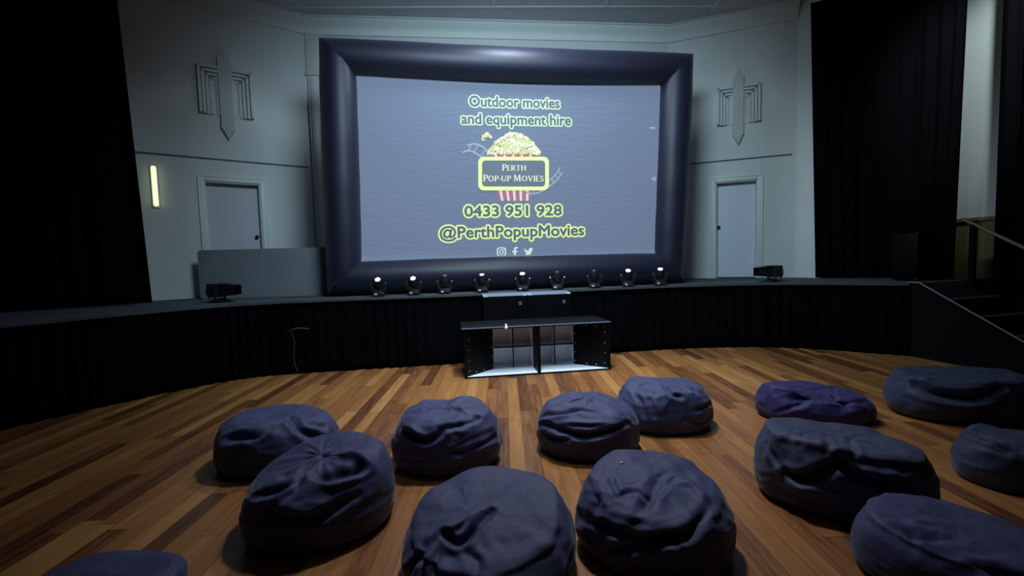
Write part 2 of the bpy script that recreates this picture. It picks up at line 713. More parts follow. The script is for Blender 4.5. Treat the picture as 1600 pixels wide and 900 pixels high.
pL = wl0 - uL * 2.6
pR = wr0 + uR * 2.1
bm = sweep_profile([(0, ZC - .30), (.035, ZC - .30), (.05, ZC - .24), (.05, ZC - .21), (.10, ZC - .13), (.17, ZC - .06), (.18, ZC - .03), (.22, ZC - .02), (.22, ZC), (0, ZC)],
                   [pL, cL, cR, pR])
struct(obj('trim_3', bm, M['trim'], smooth='auto'))
# ceiling cover battens between boards
bm = BM()
for (a, b) in (((-6.2, 9.0), (7, 9.6)), ((-6.5, 7.6), (7.4, 8.45)), ((-6.5, 6.2), (7.4, 7.05))):
    a, b = Vector((*a, 0)), Vector((*b, 0))
    u = (b - a).normalized()
    m_ = frame_of(a, u)
    box(bm, 0, (b - a).length, -.02, .02, ZC - .012, ZC, mtx=m_)
for x in (-4.6, -2.4, -.2, 2.0, 4.2):
    box(bm, x - .02, x + .02, 4, 9.2 + .1 * x, ZC - .010, ZC)
struct(obj('trim_4', bm, M['trim']))


# picture rails (thin dark line on each canted wall)
def rail(name, mtx, x0, x1, z):
    bm = BM()
    box(bm, x0, x1, -.018, 0, z - .016, z + .010, mtx=mtx)
    struct(obj(name, bm, [M['rail']]))


rail('trim_5', ML, -.9, 2.78, 3.67)
rail('trim_6', MR, x0R + .05, 2.02, 3.665)
# pilaster where the left wall meets the back wall
bm = BM()
box(bm, -.01, .20, -.07, .0, ZS, 5.50, .01, mtx=MB)
box(bm, .05, .14, -.09, -.07, ZS, 5.48, .008, mtx=MB)
box(bm, -.05, .26, -.10, .0, 5.50, 5.60, .02, mtx=MB)
box(bm, -.02, .23, -.07, .0, 5.60, ZC - .28, .01, mtx=MB)
struct(obj('trim_7', bm, M['trim'], smooth='auto'))


# doors with architrave
def door(name, mtx, x0, x1, top, knob_x, m, label, knob_z=2.25):
    root = empty(name)
    bm = BM()
    wdt = .085
    zb = ZS
    for (a, b) in ((x0 - wdt, x0), (x1, x1 + wdt)):
        box(bm, a, b, -.03, .0, zb, top + wdt, .006, mtx=mtx)
    box(bm, x0, x1, -.03, .0, top, top + wdt, .006, mtx=mtx)
    for (a, b) in ((x0 - wdt - .015, x0 - wdt + .01), (x1 + wdt - .01, x1 + wdt + .015)):
        box(bm, a, b, -.042, .0, zb, top + wdt + .015, .004, mtx=mtx)
    box(bm, x0 - wdt, x1 + wdt, -.042, .0, top + wdt - .01, top + wdt + .015, .004, mtx=mtx)
    # jamb lining
    box(bm, x0, x0 + .02, .0, .20, zb, top, mtx=mtx)
    box(bm, x1 - .02, x1, .0, .20, zb, top, mtx=mtx)
    box(bm, x0, x1, .0, .20, top - .02, top, mtx=mtx)
    obj('door_frame', bm, M['trim'], root, smooth='auto')
    bm = BM()
    box(bm, x0 + .022, x1 - .022, .145, .185, zb + .012, top - .022, .004, mtx=mtx)
    lf = obj('door_leaf', bm, m, root)
    bm = BM()
    kz = knob_z
    tube(bm, [mtx @ Vector((knob_x, .146, kz)), mtx @ Vector((knob_x, .12, kz))], .026, 14)
    tube(bm, [mtx @ Vector((knob_x, .135, kz)), mtx @ Vector((knob_x, .11, kz))], .012, 12)
    tube(bm, [mtx @ Vector((knob_x, y, kz)) for y in (.112, .105, .09, .078, .072)], [.018, .030, .034, .026, .010], 16)
    obj('door_knob', bm, M['rubber'], lf, smooth=True)
    struct(root, label)
    root['category'] = 'door'
    return root


door('door_1', ML, .97, 1.87, 3.26, 1.78, M['door_grey'], 'grey flush door in the left canted wall, behind the grey board')
door('door_2', MR, .59, 1.40, 3.21, .655, M['door'], 'pale lilac flush door with dark knob in the right canted wall')


# plaster relief: ribbed bar with stepped points and stepped brackets either side
def relief(name, mtx, xc, ztop, zbot, label, w_=.22, wing=.43):
    root = empty(name, mtx @ Vector((xc, 0, zbot)))
    inv = Matrix.Translation(-root.location)
    mm = inv @ mtx
    bm = BM()
    ribs = 9
    rw = w_ / ribs
    for k in range(ribs):
        e = abs(k - (ribs - 1) / 2)
        x = xc - w_ / 2 + k * rw
        box(bm, x, x + rw * .80, -.085, 0, zbot + e * .045, ztop - e * .040, mtx=mm)
    box(bm, xc - w_ / 2, xc + w_ / 2 - rw * .2, -.065, 0, zbot + .19, ztop - .17, mtx=mm)
    obj('ribbed_bar', bm, M['wall'], root)
    bm = BM()
    box(bm, xc - w_ / 2 - .045, xc - w_ / 2, -.03, 0, zbot + .42, ztop - .48, mtx=mm)
    box(bm, xc + w_ / 2, xc + w_ / 2 + .045, -.03, 0, zbot + .42, ztop - .48, mtx=mm)
    obj('backing_band', bm, M['wall'], root)
    for sgn in (-1, 1):
        bm = BM()
        steps = 4
        for k in range(steps):
            d = .03 + .0135 * (k if True else 0)
            o0 = wing - k * .060
            zt = ztop - .36 - k * .060
            zb = zbot + .44 - (.012 if k in (1, 2, 3) else 0)
            d = .105 - .024 * k
            xa, xb = xc + sgn * (o0 - .046), xc + sgn * o0
            box(bm, min(xa, xb), max(xa, xb), -d, 0, zb, zt, mtx=mm)
            xi = xc + sgn * (w_ / 2 + .0)
            box(bm, min(xi, xb), max(xi, xb), -d, 0, zt - .046, zt, mtx=mm)
        obj('stepped_bracket', bm, M['wall'], root)
    tag(root, label, 'wall ornament', 'stepped plaster reliefs on the canted walls')


relief('plaster_relief', ML, 1.41, 5.68, 4.04, 'pale stepped plaster relief high on the wall left of the screen')
relief('plaster_relief', MR, 1.02, 5.53, 3.97, 'pale stepped plaster relief high on the wall right of the screen', .20, .41)

# warm strip lamp on the left wall
lampr = empty('wall_lamp', ML @ Vector((.25, 0, 2.75)))
mm = Matrix.Translation(-lampr.location) @ ML
bm = BM()
box(bm, .205, .305, -.025, 0, 2.74, 3.47, .006, mtx=mm)
obj('mounting_plate', bm, M['trim'], lampr)
bm = BM()
tube(bm, [mm @ Vector((.255, -.055, z)) for z in (2.765, 2.775, 2.79, 3.42, 3.435, 3.445)], [.018, .030, .036, .036, .030, .018], 16)
obj('diffuser', bm, M['lamp'], lampr, smooth=True)
tag(lampr, 'glowing pale yellow strip lamp upright on wall beside left curtain', 'wall lamp')

# ------------------------------------------------------------------ curtains
a_b, a_t = at_y(237, 455, 7.25), at_y(186, 0, 7.25)
o = obj('stage_curtain', drape([(-8.9, 5.2), (-8.0, 6.0), (a_b.x, 7.25)], ZS + .02, 6.55, .30, .06, .014, 11, 24,
                               topshift=[(-9.1, 5.2), (-8.3, 6.0), (a_t.x - .05, 7.25)], step=.025, hem=.01), M['black_cloth'], smooth=True)
tag(o, 'tall black drape hanging over the left end of the stage', 'curtain', 'black stage drapes')
r_b, r_t = at_y(1274, 432, 8.95), at_y(1266, 40, 8.95)
o = obj('stage_curtain', drape([(r_b.x, 8.95), (7.0, 8.45), (7.72, 7.95)], ZS + .02, 6.35, .26, .05, .014, 21, 24,
                               topshift=[(r_t.x, 8.95), (7.0, 8.45), (7.78, 7.93)], step=.025, hem=.01), M['black_cloth'], smooth=True)
tag(o, 'tall black drape on the stage between right door wall and pale column of wall', 'curtain', 'black stage drapes')
o = obj('side_curtain', drape([(7.98, 7.52), (8.0, 6.0), (8.0, 3.0), (8.0, 1.0)], .02, 6.5, .30, .06, .014, 31, 20, step=.03), M['black_cloth'], smooth=True)
tag(o, 'black drape at the far right edge, behind the stair handrail', 'curtain', 'black stage drapes')
bm = BM()
tube(bm, [(6.3, 9.0, 6.42), (7.0, 8.48, 6.42), (7.85, 7.92, 6.42)], .022, 10)
o = obj('curtain_rail', bm, M['rubber'], smooth=True)
tag(o, 'dark rail along the top of the right stage drape', 'curtain rail')

# ------------------------------------------------------------------ stairs at the right end
sroot = empty('stage_stairs', (6.17, 7.07, 0))
us = Vector((.27, -.963, 0)).normalized()
MS = Matrix.Identity(4)
vs_ = Vector((.963, .27, 0)).normalized()
for j in range(3):
    MS[j][0], MS[j][1] = vs_[j], us[j]       # local x across, local y down the flight
ZT = [(0.0, .53, .93), (.53, .89, .71), (.89, 1.25, .49), (1.25, 1.61, .27)]
bm = BM()
prism(bm, [(0, 0), (2.05, 0), (2.05, .03), (1.94, .10), (.16, ZS + .015), (0, ZS + .015)], 'x', -.03, .0, mtx=MS)
obj('side_panel', bm, M['stair_black'], sroot)
bm = BM()
for (y0, z0, y1, z1) in ((0, ZS + .018, .165, ZS + .018), (.16, ZS + .018, 1.95, .10)):
    n = math.hypot(y1 - y0, z1 - z0)
    tube(bm, [MS @ Vector((-.018, y0, z0)), MS @ Vector((-.018, y1, z1))], .012, 8)
obj('edge_trim', bm, M['nosing'], sroot)
for k, (y0, y1, z) in enumerate(ZT):
    bm = BM()
    box(bm, 0.001, 1.10, y0, y1 - .01, 0.001, z - .012, mtx=MS)
    st = obj('step', bm, M['stair_black'], sroot)
    bm = BM()
    box(bm, 0.001, 1.10, y1 - .022, y1, z - .022, z, .003, mtx=MS)
    obj('nosing', bm, M['nosing'], st)
tag(sroot, 'short black painted stair with pale edged treads down from the right end of the stage', 'stairs')

hroot = empty('handrail', (7.42, 7.3, 0))
p0 = at_y(1504, 342, 7.45)
p1 = p0 + Vector((.30, -1.55, -.98))
inv = Matrix.Translation(-hroot.location)
bm = BM()
tube(bm, [inv @ p0, inv @ p1], .026, 12)
obj('rail', bm, M['handrail'], hroot, smooth='auto')
for t, z in ((.10, ZS), (.55, .5), (.97, 0)):
    q = p0.lerp(p1, t)
    bm = BM()
    box(bm, -.035, .035, -.035, .035, z, q.z - .01, .006, mtx=inv @ Matrix.Translation((q.x, q.y, 0)))
    obj('post', bm, M['stair_black'], hroot)
tag(hroot, 'brown sloping handrail on dark posts beside the stage stair', 'handrail')

# black case standing on the stage behind the stair head
croot = empty('stage_case', (6.98, 7.75, ZS), .27)
bm = BM()
box(bm, -.42, .42, -.2, .2, .02, .80, .015)
obj('body', bm, M['black_paint'], croot, smooth='auto')
for x in (-.415, .415):
    for z in (.03, .79):
        bm = BM()
        box(bm, x - .02, x + .02, -.21, -.17, z - .02, z + .02, .006)
        obj('corner_fitting', bm, M['rubber'], croot)
for x in (-.35, .35):
    for y in (-.14, .14):
        bm = BM()
        tube(bm, [(x, y, 0), (x, y, .022)], .025, 10)
        obj('foot', bm, M['rubber'], croot)
tag(croot, 'black upright case on the stage before the right drape', 'case')

# ------------------------------------------------------------------ grey board on the stage
b0 = Vector((-5.50, 8.02, ZS))
b1 = Vector((-2.95, 8.16, ZS))
broot_m = frame_of(b0, (b1 - b0).normalized())
bm = BM()
Wb, Hb, R_ = (b1 - b0).length, .855, .06
pts = []
for (cx, cz, a0) in ((R_, R_, PI), (Wb - R_, R_, 1.5 * PI), (Wb - R_, Hb - R_, 0), (R_, Hb - R_, .5 * PI)):
    for k in range(7):
        a = a0 + k / 6 * PI / 2
        pts.append((cx + R_ * math.cos(a), cz + R_ * math.sin(a)))
prism(bm, pts, 'y', 0, .035)
o = obj('board', bm, M['board'])
o.matrix_world = broot_m
tag(o, 'long grey board with rounded corners standing on edge between the left door and screen', 'board')

# ------------------------------------------------------------------ inflatable screen
SA, SB = Vector((-3.35, 7.75, 0)), Vector((3.25, 8.75, 0))
uS = (SB - SA).normalized()
MSC = frame_of(SA, uS)
root = empty('inflatable_screen', MSC @ Vector((3.45, 0, ZS)), math.atan2(uS.y, uS.x))
INV = (Matrix.Translation(root.location) @ Matrix.Rotation(math.atan2(uS.y, uS.x), 4, 'Z')).inverted()


def sc(px, py):                       # picture point -> (x, z) on the screen plane, local to the root
    p = INV @ at_plane(px, py, SA, SB)
    return p.x, p.z


TR = .295
oTL, oTR, oBR, oBL = sc(497, 60), sc(1080, 85), sc(1066, 444), sc(512, 461)
oBL = (oBL[0], .004)
oBR = (oBR[0], .004)
ctr = [(oBL[0] + TR, TR), (oBR[0] - TR, TR), (oTR[0] - TR, oTR[1] - TR + .0), (oTL[0] + TR, oTL[1] - TR)]
bm = BM()
NR = 28
rings = []
for s_ in range(4):
    p, q = ctr[s_], ctr[(s_ + 1) % 4]
    prv, nxt = ctr[s_ - 1], ctr[(s_ + 2) % 4]

    def nrm(a, b):
        d = Vector((b[0] - a[0], b[1] - a[1]))
        d.normalize()
        return Vector((d.y, -d.x))    # outward for counter-clockwise order
    n0, n1, n2 = nrm(prv, p), nrm(p, q), nrm(q, nxt)
    mit0 = (n0 + n1).normalized() / (n0 + n1).normalized().dot(n1)
    mit1 = (n1 + n2).normalized() / (n1 + n2).normalized().dot(n1)
    K = 40
    for k in range(K + 1):
        t = k / K
        c = Vector(p).lerp(Vector(q), t)
        # inflated beam: gently fatter at mid-length, pinched at the mitres
        f = 1 + .03 * math.sin(PI * t) + .006 * math.sin(31 * t + s_)
        ends = max(math.exp(-(t * 26)), math.exp(-((1 - t) * 26)))
        f *= 1 - .05 * ends
        sag = -.035 * math.sin(PI * t) if s_ == 2 else 0
        m_ = n1 * 1.0
        if k == 0:
            m_ = mit0
        elif k == K:
            m_ = mit1
        ring = []
        for a in range(NR):
            th = 2 * PI * a / NR
            r_out, r_y = TR * math.cos(th), TR * math.sin(th)
            w_ = Vector((c.x, c.y)) + m_ * (r_out * f)
            y = r_y * f
            if s_ == 0 and w_.y < .004:
                w_.y = .004
            ring.append(bm.verts.new((w_.x, y, max(.004, w_.y + sag))))
        rings.append(ring)
n = len(rings)
for i in range(n):
    A_, B_ = rings[i], rings[(i + 1) % n]
    for a in range(NR):
        try:
            bm.faces.new((A_[a], A_[(a + 1) % NR], B_[(a + 1) % NR], B_[a]))
        except ValueError:
            pass
bmesh.ops.remove_doubles(bm, verts=bm.verts, dist=.0008)
for f_ in bm.faces:
    f_.smooth = True
fr = obj('inflated_frame', bm, M['nylon'], root, smooth='auto')
# small air/tether eyelets
for (px, py) in ((530, 443), (1057, 427)):
    x, z = sc(px, py)
    bm = BM()
    tube(bm, [(x, -TR - .012, z), (x, -TR + .03, z)], .016, 10)
    obj('eyelet', bm, M['chrome'], fr)

# cloth
q = [sc(556, 118), sc(1031, 134), sc(1023, 403), sc(565, 414)]
NX, NZ = 60, 36
V, F = [], []
for j in range(NZ + 1):
    v = j / NZ
    for i in range(NX + 1):
        u = i / NX
        top = Vector(q[0]).lerp(Vector(q[1]), u) + Vector((0, -.065 * math.sin(PI * u)))
        bot = Vector(q[3]).lerp(Vector(q[2]), u) + Vector((0, -.03 * math.sin(PI * u)))
        p = bot.lerp(top, v)
        y = -.02 - .12 * max(0, (.045 - v) / .045) ** 2     # lower edge pulled forward to the beam
        V.append((p.x, y, p.y))
for j in range(NZ):
    for i in range(NX):
        a = j * (NX + 1) + i
        F.append((a, a + 1, a + NX + 2, a + NX + 1))
n0 = len(V)
V += [(x, y + .006, z) for x, y, z in V]
F += [tuple(reversed([k + n0 for k in f])) for f in F]
cloth = obj('projection_cloth', (V, [], F), M['screen'], root, smooth=True)
cloth['label'] = 'grey blue wrinkled projection cloth'
LY = -.024


def flat(name, polys, m, layer=1, parent=cloth, label=None):
    """polygons (lists of (x,z)) as thin raised shapes on the cloth"""
    bm = BM()
    for pl in polys:
        area_ = sum(pl[i][0] * pl[(i + 1) % len(pl)][1] - pl[(i + 1) % len(pl)][0] * pl[i][1] for i in range(len(pl)))
        if area_ < 0:
            pl = list(reversed(pl))
        bm.faces.new([bm.verts.new((x, LY - .0015 * layer, z)) for x, z in pl])
    me = bpy.data.meshes.new(name)
    bm.to_mesh(me)
    bm.free()
    me.materials.append(m)
    o = bpy.data.objects.new(name, me)
    C.objects.link(o)
    o.parent = parent
    if label:
        o['label'] = label
    return o


def text_row(s, px0, px1, pyc, m_out, m_in, name, label, outline=.030, hpx=None):
    """lettering fitted between two picture columns, centred on row pyc"""
    xa, za = sc(px0, pyc)
    xb, zb = sc(px1, pyc)
    xc, zc = sc((px0 + px1) / 2, pyc)
    width = xb - xa
    res = []
    cu = bpy.data.curves.new('lettering', 'FONT')
    cu.body = s
    cu.size = 1
    cu.align_x = 'CENTER'
    cu.resolution_u = 4
    tmp = bpy.data.objects.new('lettering', cu)
    C.objects.link(tmp)
    bpy.context.view_layer.update()
    me0 = bpy.data.meshes.new_from_object(tmp.evaluated_get(bpy.context.evaluated_depsgraph_get()))
    bpy.data.objects.remove(tmp)
    v0 = np.array([v.co[:] for v in me0.vertices])
    f0 = [list(p.vertices) for p in me0.polygons]
    k = (width - outline * 2) / (v0[:, 0].max() - v0[:, 0].min())
    ky = k
    if hpx:
        z1, z0 = sc((px0 + px1) / 2, pyc - hpx / 2)[1], sc((px0 + px1) / 2, pyc + hpx / 2)[1]
        ky = (z1 - z0 - outline * 2) / .72
    v0[:, 0] = (v0[:, 0] - (v0[:, 0].max() + v0[:, 0].min()) / 2) * k
    v0[:, 1] = (v0[:, 1] - .36) * ky
    for r_, m, lay, nn in ((outline, m_out, 2, 20), (outline * .20, m_in, 4, 8)):
        vv, ff = [], []
        for q_ in range(nn):
            a = 2 * PI * q_ / nn
            n_ = len(vv)
            vv += [(x + r_ * math.cos(a), -.00002 * q_, y + r_ * math.sin(a)) for x, y, _z in v0]
            ff += [[i + n_ for i in f] for f in f0]
        me = bpy.data.meshes.new(name)
        me.from_pydata(vv, [], ff)
        me.materials.append(m)
        o = bpy.data.objects.new(name, me)
        C.objects.link(o)
        o.parent = cloth
        o.location = (xc, LY - .0015 * lay, zc)
        o['label'] = label
        res.append(o)
    return res


text_row('Outdoor movies', 732, 877, 160, M['ink_pale'], M['ink_dark'], 'lettering', 'blue lettering outlined pale yellow, top line', .031, 22)
text_row('and equipment hire', 720, 895, 187, M['ink_pale'], M['ink_dark'], 'lettering', 'blue lettering outlined pale yellow, second line', .031, 22)
text_row('0433 951 928', 724, 881, 329, M['ink_yellow'], M['ink_dark'], 'lettering', 'blue phone number outlined yellow', .037, 23)
text_row('@PerthPopupMovies', 687, 917, 361, M['ink_yellow'], M['ink_dark'], 'lettering', 'blue handle outlined yellow', .037, 24)


# logo ---------------------------------------------------------------
def S2(pts):
    return [sc(*p) for p in pts]


def circle(px, py, r, n=14, sx=1):
    x, z = sc(px, py)
    x2, _ = sc(px + r, py)
    rr = x2 - x
    return [(x + rr * sx * math.cos(2 * PI * k / n), z + rr * math.sin(2 * PI * k / n)) for k in range(n)]


def ring_strip(outer, inner):
    n = len(outer)
    return [[outer[i], outer[(i + 1) % n], inner[(i + 1) % n], inner[i]] for i in range(n)]


def rrect(x0, y0, x1, y1, r, n=6):
    pts = []
    for cx, cy, a0 in ((x1 - r, y0 + r, -.5 * PI), (x1 - r, y1 - r, 0), (x0 + r, y1 - r, .5 * PI), (x0 + r, y0 + r, PI)):
        for k in range(n + 1):
            a = a0 + k / n * PI / 2
            pts.append((cx + r * math.cos(a), cy + r * math.sin(a)))
    return pts


def band(p0, p1, wpx):
    (x0, y0), (x1, y1) = p0, p1
    d = math.hypot(x1 - x0, y1 - y0)
    nx, ny = -(y1 - y0) / d * wpx / 2, (x1 - x0) / d * wpx / 2
    return [(x0 + nx, y0 + ny), (x1 + nx, y1 + ny), (x1 - nx, y1 - ny), (x0 - nx, y0 - ny)]


def pline(pts, wpx):
    return [S2(band(a, b, wpx)) for a, b in zip(pts, pts[1:])]


# film strips
f1a = [(723, 239), (729, 236), (736, 236), (743, 240), (752, 246)]
f1b = [(730, 228), (738, 225.5), (746, 226), (754, 230), (768, 243)]
f2a = [(820, 302), (832, 303.5), (843, 301), (854, 295), (864, 287), (872, 279), (878, 270)]
f2b = [(840, 297), (848, 293), (857, 284), (866, 275), (871, 269), (874.5, 262)]
polys = pline(f1a, 2.2) + pline(f1b, 2.2) + pline(f2a, 1.7) + pline(f2b, 1.5)
for a, b in (((732, 235), (735.5, 228)), ((741, 238), (747, 227)), ((751, 245), (760, 233)), ((861, 280), (866, 287)), ((867, 274), (872, 280)),
             ((872, 268), (876, 274)), ((855, 287), (860, 291)), ((842, 297), (843, 301)), ((833, 299), (835, 303))):
    polys += pline([a, b], 1.3)
flat('film_strip', polys, M['ink_film'], 1, label='pale curling film strip')


def bucket(top, bot, xt0, xt1, xb0, xb1, n, red_first=True, frac=.42):
    red, white = [], []
    white.append(S2([(xt0, top), (xt1, top), (xb1, bot), (xb0, bot)]))
    for k in range(n + 1):
        u0, u1 = k / n - frac / 2 / n * 1.0, k / n + frac / 2 / n
        u0, u1 = max(0, u0), min(1, u1)
        red.append(S2([(xt0 + (xt1 - xt0) * u0, top), (xt0 + (xt1 - xt0) * u1, top), (xb0 + (xb1 - xb0) * u1, bot), (xb0 + (xb1 - xb0) * u0, bot)]))
    return white, red


wA, rA = bucket(237, 250, 767, 836, 769, 834, 5, frac=.75)
wB, rB = bucket(296, 314, 776, 829, 780, 828, 5, frac=.62)
flat('bucket_white', wA + wB, M['ink_white'], 1, label='white of the striped popcorn bucket')
flat('bucket_stripes', rA + rB, M['ink_red'], 2, label='red stripes of the popcorn bucket')
flat('film_strip', pline([(818, 297), (824, 301), (832, 303.5), (840, 302)], 2.0), M['ink_film'], 3, label='pale film strip over the bucket')
# popcorn heap
rr_ = random.Random(5)
corn, light_, brown = [], [], []
cl = [(803, 206)]


def topline(x):
    u = (x - 803) / 42
    return 240 - 33 * max(0, 1 - abs(u) ** 1.9)


body = [(762, 240)] + [(x, topline(x) + 3) for x in range(764, 843, 3)] + [(843, 241)]
body += [(838, 243.5), (828, 240), (820, 242), (810, 239), (800, 242), (790, 239), (780, 241), (770, 238)]
corn.append(S2(body))
for k in range(150):
    x = rr_.uniform(763, 842)
    t = topline(x) + 3
    y = rr_.uniform(t, 240) if k > 40 else t + rr_.uniform(-.5, 1.5)
    r = rr_.uniform(2.2, 4.2)
    pl = []
    nn = 14
    ph = rr_.uniform(0, 6)
    for i in range(nn):
        a = 2 * PI * i / nn
        q_ = r * (1 + .22 * math.sin(3 * a + ph))
        pl.append((x + q_ * math.cos(a), y + q_ * math.sin(a)))
    (corn if k % 3 else light_).append(S2(pl))
    if k % 2 == 0 and k > 10:
        a = rr_.uniform(0, PI)
        brown.append(S2(band((x - 1.3 * math.cos(a), y + 2 - 1.3 * math.sin(a)), (x + 1.3 * math.cos(a), y + 2 + 1.3 * math.sin(a)), 1.1)))
for (x, y, r) in ((756, 214, 3.6), (761, 211, 4.0), (766, 214, 2.6), (755, 218, 3.0)):
    corn.append(circle(x, y, r))
light_ += [circle(760, 209.5, 2.2), circle(767, 215.5, 1.6)]
brown.append(circle(756.5, 217, 1.4))
for i, pl in enumerate(corn):
    pass


def flat_layers(name, polys, m, base, label=None):
    """many overlapping polygons: tiny separate depths so that they never share a plane"""
    bm = BM()
    for k, pl in enumerate(polys):
        ar = sum(pl[i][0] * pl[(i + 1) % len(pl)][1] - pl[(i + 1) % len(pl)][0] * pl[i][1] for i in range(len(pl)))
        if ar < 0:
            pl = list(reversed(pl))
        bm.faces.new([bm.verts.new((x, LY - .0015 * base - .00001 * k, z)) for x, z in pl])
    me = bpy.data.meshes.new(name)
    bm.to_mesh(me)
    bm.free()
    me.materials.append(m)
    o = bpy.data.objects.new(name, me)
    C.objects.link(o)
    o.parent = cloth
    if label:
        o['label'] = label
    return o


flat_layers('popcorn', corn, M['ink_corn'], 4, 'heap of yellow popcorn')
flat_layers('popcorn_highlight', light_, M['ink_cornlight'], 6, 'pale popcorn pieces')
flat_layers('popcorn_shade', brown, M['ink_brown'], 7, 'brown flecks in the popcorn')
# marquee
outer = S2(rrect(747, 245.5, 857, 298, 8.5))
inner = S2(rrect(753, 251.5, 851, 292, 5.5))
flat('marquee_panel', [inner], M['ink_panel'], 8, label='dark panel of the marquee')
flat('marquee_border', ring_strip(outer, inner), M['ink_yellow'], 8, label='yellow marquee border')
dots = []
mid = rrect(750, 248.5, 854, 295, 7, 4)
per = [math.dist(mid[i], mid[(i + 1) % len(mid)]) for i in range(len(mid))]
tot = sum(per)
nd = 72
for k in range(nd):
    s_ = k / nd * tot
    i = 0
    while s_ > per[i]:
        s_ -= per[i]
        i += 1
    a, b = mid[i], mid[(i + 1) % len(mid)]
    t = s_ / per[i]
    dots.append(circle(a[0] + (b[0] - a[0]) * t, a[1] + (b[1] - a[1]) * t, 1.25, 10))
flat('marquee_bulbs', dots, M['ink_amber'], 10, label='row of pale bulbs round the marquee')


# serif capitals drawn as strokes in a unit box
def glyph(ch):
    T, t, sr = .15, .07, .05
    q = []

    def bar(x0, y0, x1, y1, w_):
        q.append(band((x0, y0), (x1, y1), w_))

    def serif(x, y, w_=.26):
        q.append(band((x - w_ / 2, y), (x + w_ / 2, y), sr))

    def arc(cx, cy, rx, ry, a0, a1, wt, ws, n=14):
        for k in range(n):
            A_, B_ = a0 + (a1 - a0) * k / n, a0 + (a1 - a0) * (k + 1) / n
            am = (A_ + B_) / 2
            ww = ws + (wt - ws) * abs(math.cos(am))
            ex = .02
            A2, B2 = A_ - ex * (1 if a1 > a0 else -1), B_ + ex * (1 if a1 > a0 else -1)
            q.append(band((cx + rx * math.cos(A2), cy + ry * math.sin(A2)), (cx + rx * math.cos(B2), cy + ry * math.sin(B2)), ww))
    if ch == 'P':
        bar(.14, 0, .14, 1, T); serif(.14, .025); serif(.12, .975, .22)
        bar(.14, .965, .34, .965, t); bar(.14, .46, .34, .46, t); arc(.34, .7125, .20, .2525, -PI / 2, PI / 2, T, t)
        return q, .60
    if ch == 'R':
        bar(.14, 0, .14, 1, T); serif(.14, .025); serif(.12, .975, .22)
        bar(.14, .965, .34, .965, t); bar(.14, .48, .34, .48, t); arc(.34, .7225, .19, .2425, -PI / 2, PI / 2, T, t)
        bar(.32, .48, .66, .02, T * .95); serif(.68, .025, .16)
        return q, .74
    if ch == 'E':
        bar(.14, 0, .14, 1, T); serif(.12, .025, .22); serif(.12, .975, .22)
        bar(.14, .965, .52, .965, t); bar(.14, .50, .44, .50, t); bar(.14, .035, .54, .035, t)
        bar(.52, .99, .52, .85, .05); bar(.54, .01, .54, .17, .05); bar(.44, .43, .44, .57, .05)
        return q, .62
    if ch == 'T':
        bar(.36, 0, .36, 1, T); serif(.36, .025); bar(.03, .965, .69, .965, t); bar(.04, .99, .04, .83, .05); bar(.68, .99, .68, .83, .05)
        return q, .74
    if ch == 'H':
        for x in (.14, .66):
            bar(x, 0, x, 1, T); serif(x, .025); serif(x, .975)
        bar(.14, .5, .66, .5, t)
        return q, .82
    if ch == 'I':
        bar(.15, 0, .15, 1, T); serif(.15, .025); serif(.15, .975)
        return q, .32
    if ch == 'O':
        arc(.44, .5, .34, .45, 0, 2 * PI, T, t, 28)
        return q, .90
    if ch == 'U':
        bar(.14, .33, .14, 1, T); serif(.14, .975); bar(.64, .33, .64, 1, t); serif(.64, .975, .2)
        arc(.39, .33, .25, .29, PI, 2 * PI, T, t)
        return q, .80
    if ch == 'V':
        bar(.10, 1, .39, .02, T); bar(.66, 1, .39, .02, t); serif(.10, .975, .24); serif(.66, .975, .2)
        return q, .76
    if ch == 'M':
        bar(.12, 0, .16, 1, t); bar(.16, 1, .46, .08, T); bar(.46, .08, .76, 1, t); bar(.76, 1, .82, 0, T)
        serif(.12, .025, .2); serif(.82, .025, .24); serif(.13, .975, .14); serif(.80, .975, .14)
        return q, .97
    if ch == 'S':
        arc(.29, .735, .19, .225, .15, PI * 1.5, T * .7, t * 1.2)
        arc(.29, .26, .21, .245, PI / 2, -PI * .92, T * .7, t * 1.2)
        bar(.16, .60, .42, .41, T * .8)
        bar(.48, .95, .48, .77, .05); bar(.08, .05, .08, .24, .05)
        return q, .56
    if ch == '-':
        bar(.06, .42, .30, .42, t * 1.2)
        return q, .36
    return q, .35


def serif_text(rows, px0, px1, base, cap, small, name, label):
    """rows: string with capitals for large, lower case for small capitals"""
    items, x = [], 0
    for ch in rows:
        if ch == ' ':
            x += .30
            continue
        h = cap if ch.isupper() else small
        if ch == '-':
            h = small
        q, adv = glyph(ch.upper())
        items.append((x, h, q))
        x += adv * h / cap * (1.06)
    k = (px1 - px0) / x
    polys = []
    for (x_, h, q) in items:
        for pl in q:
            polys.append(S2([(px0 + (x_ + u * h / cap) * k, base - v * h) for u, v in pl]))
    flat_layers(name, polys, M['ink_cornlight'], 12, label)


serif_text('Perth', 784, 822, 267.3, 9.8, 8.2, 'serif_lettering', 'pale serif lettering, upper line on the marquee')
serif_text('Pop-up Movies', 754.5, 849, 284.0, 10.4, 8.8, 'serif_lettering', 'pale serif lettering, lower line on the marquee')

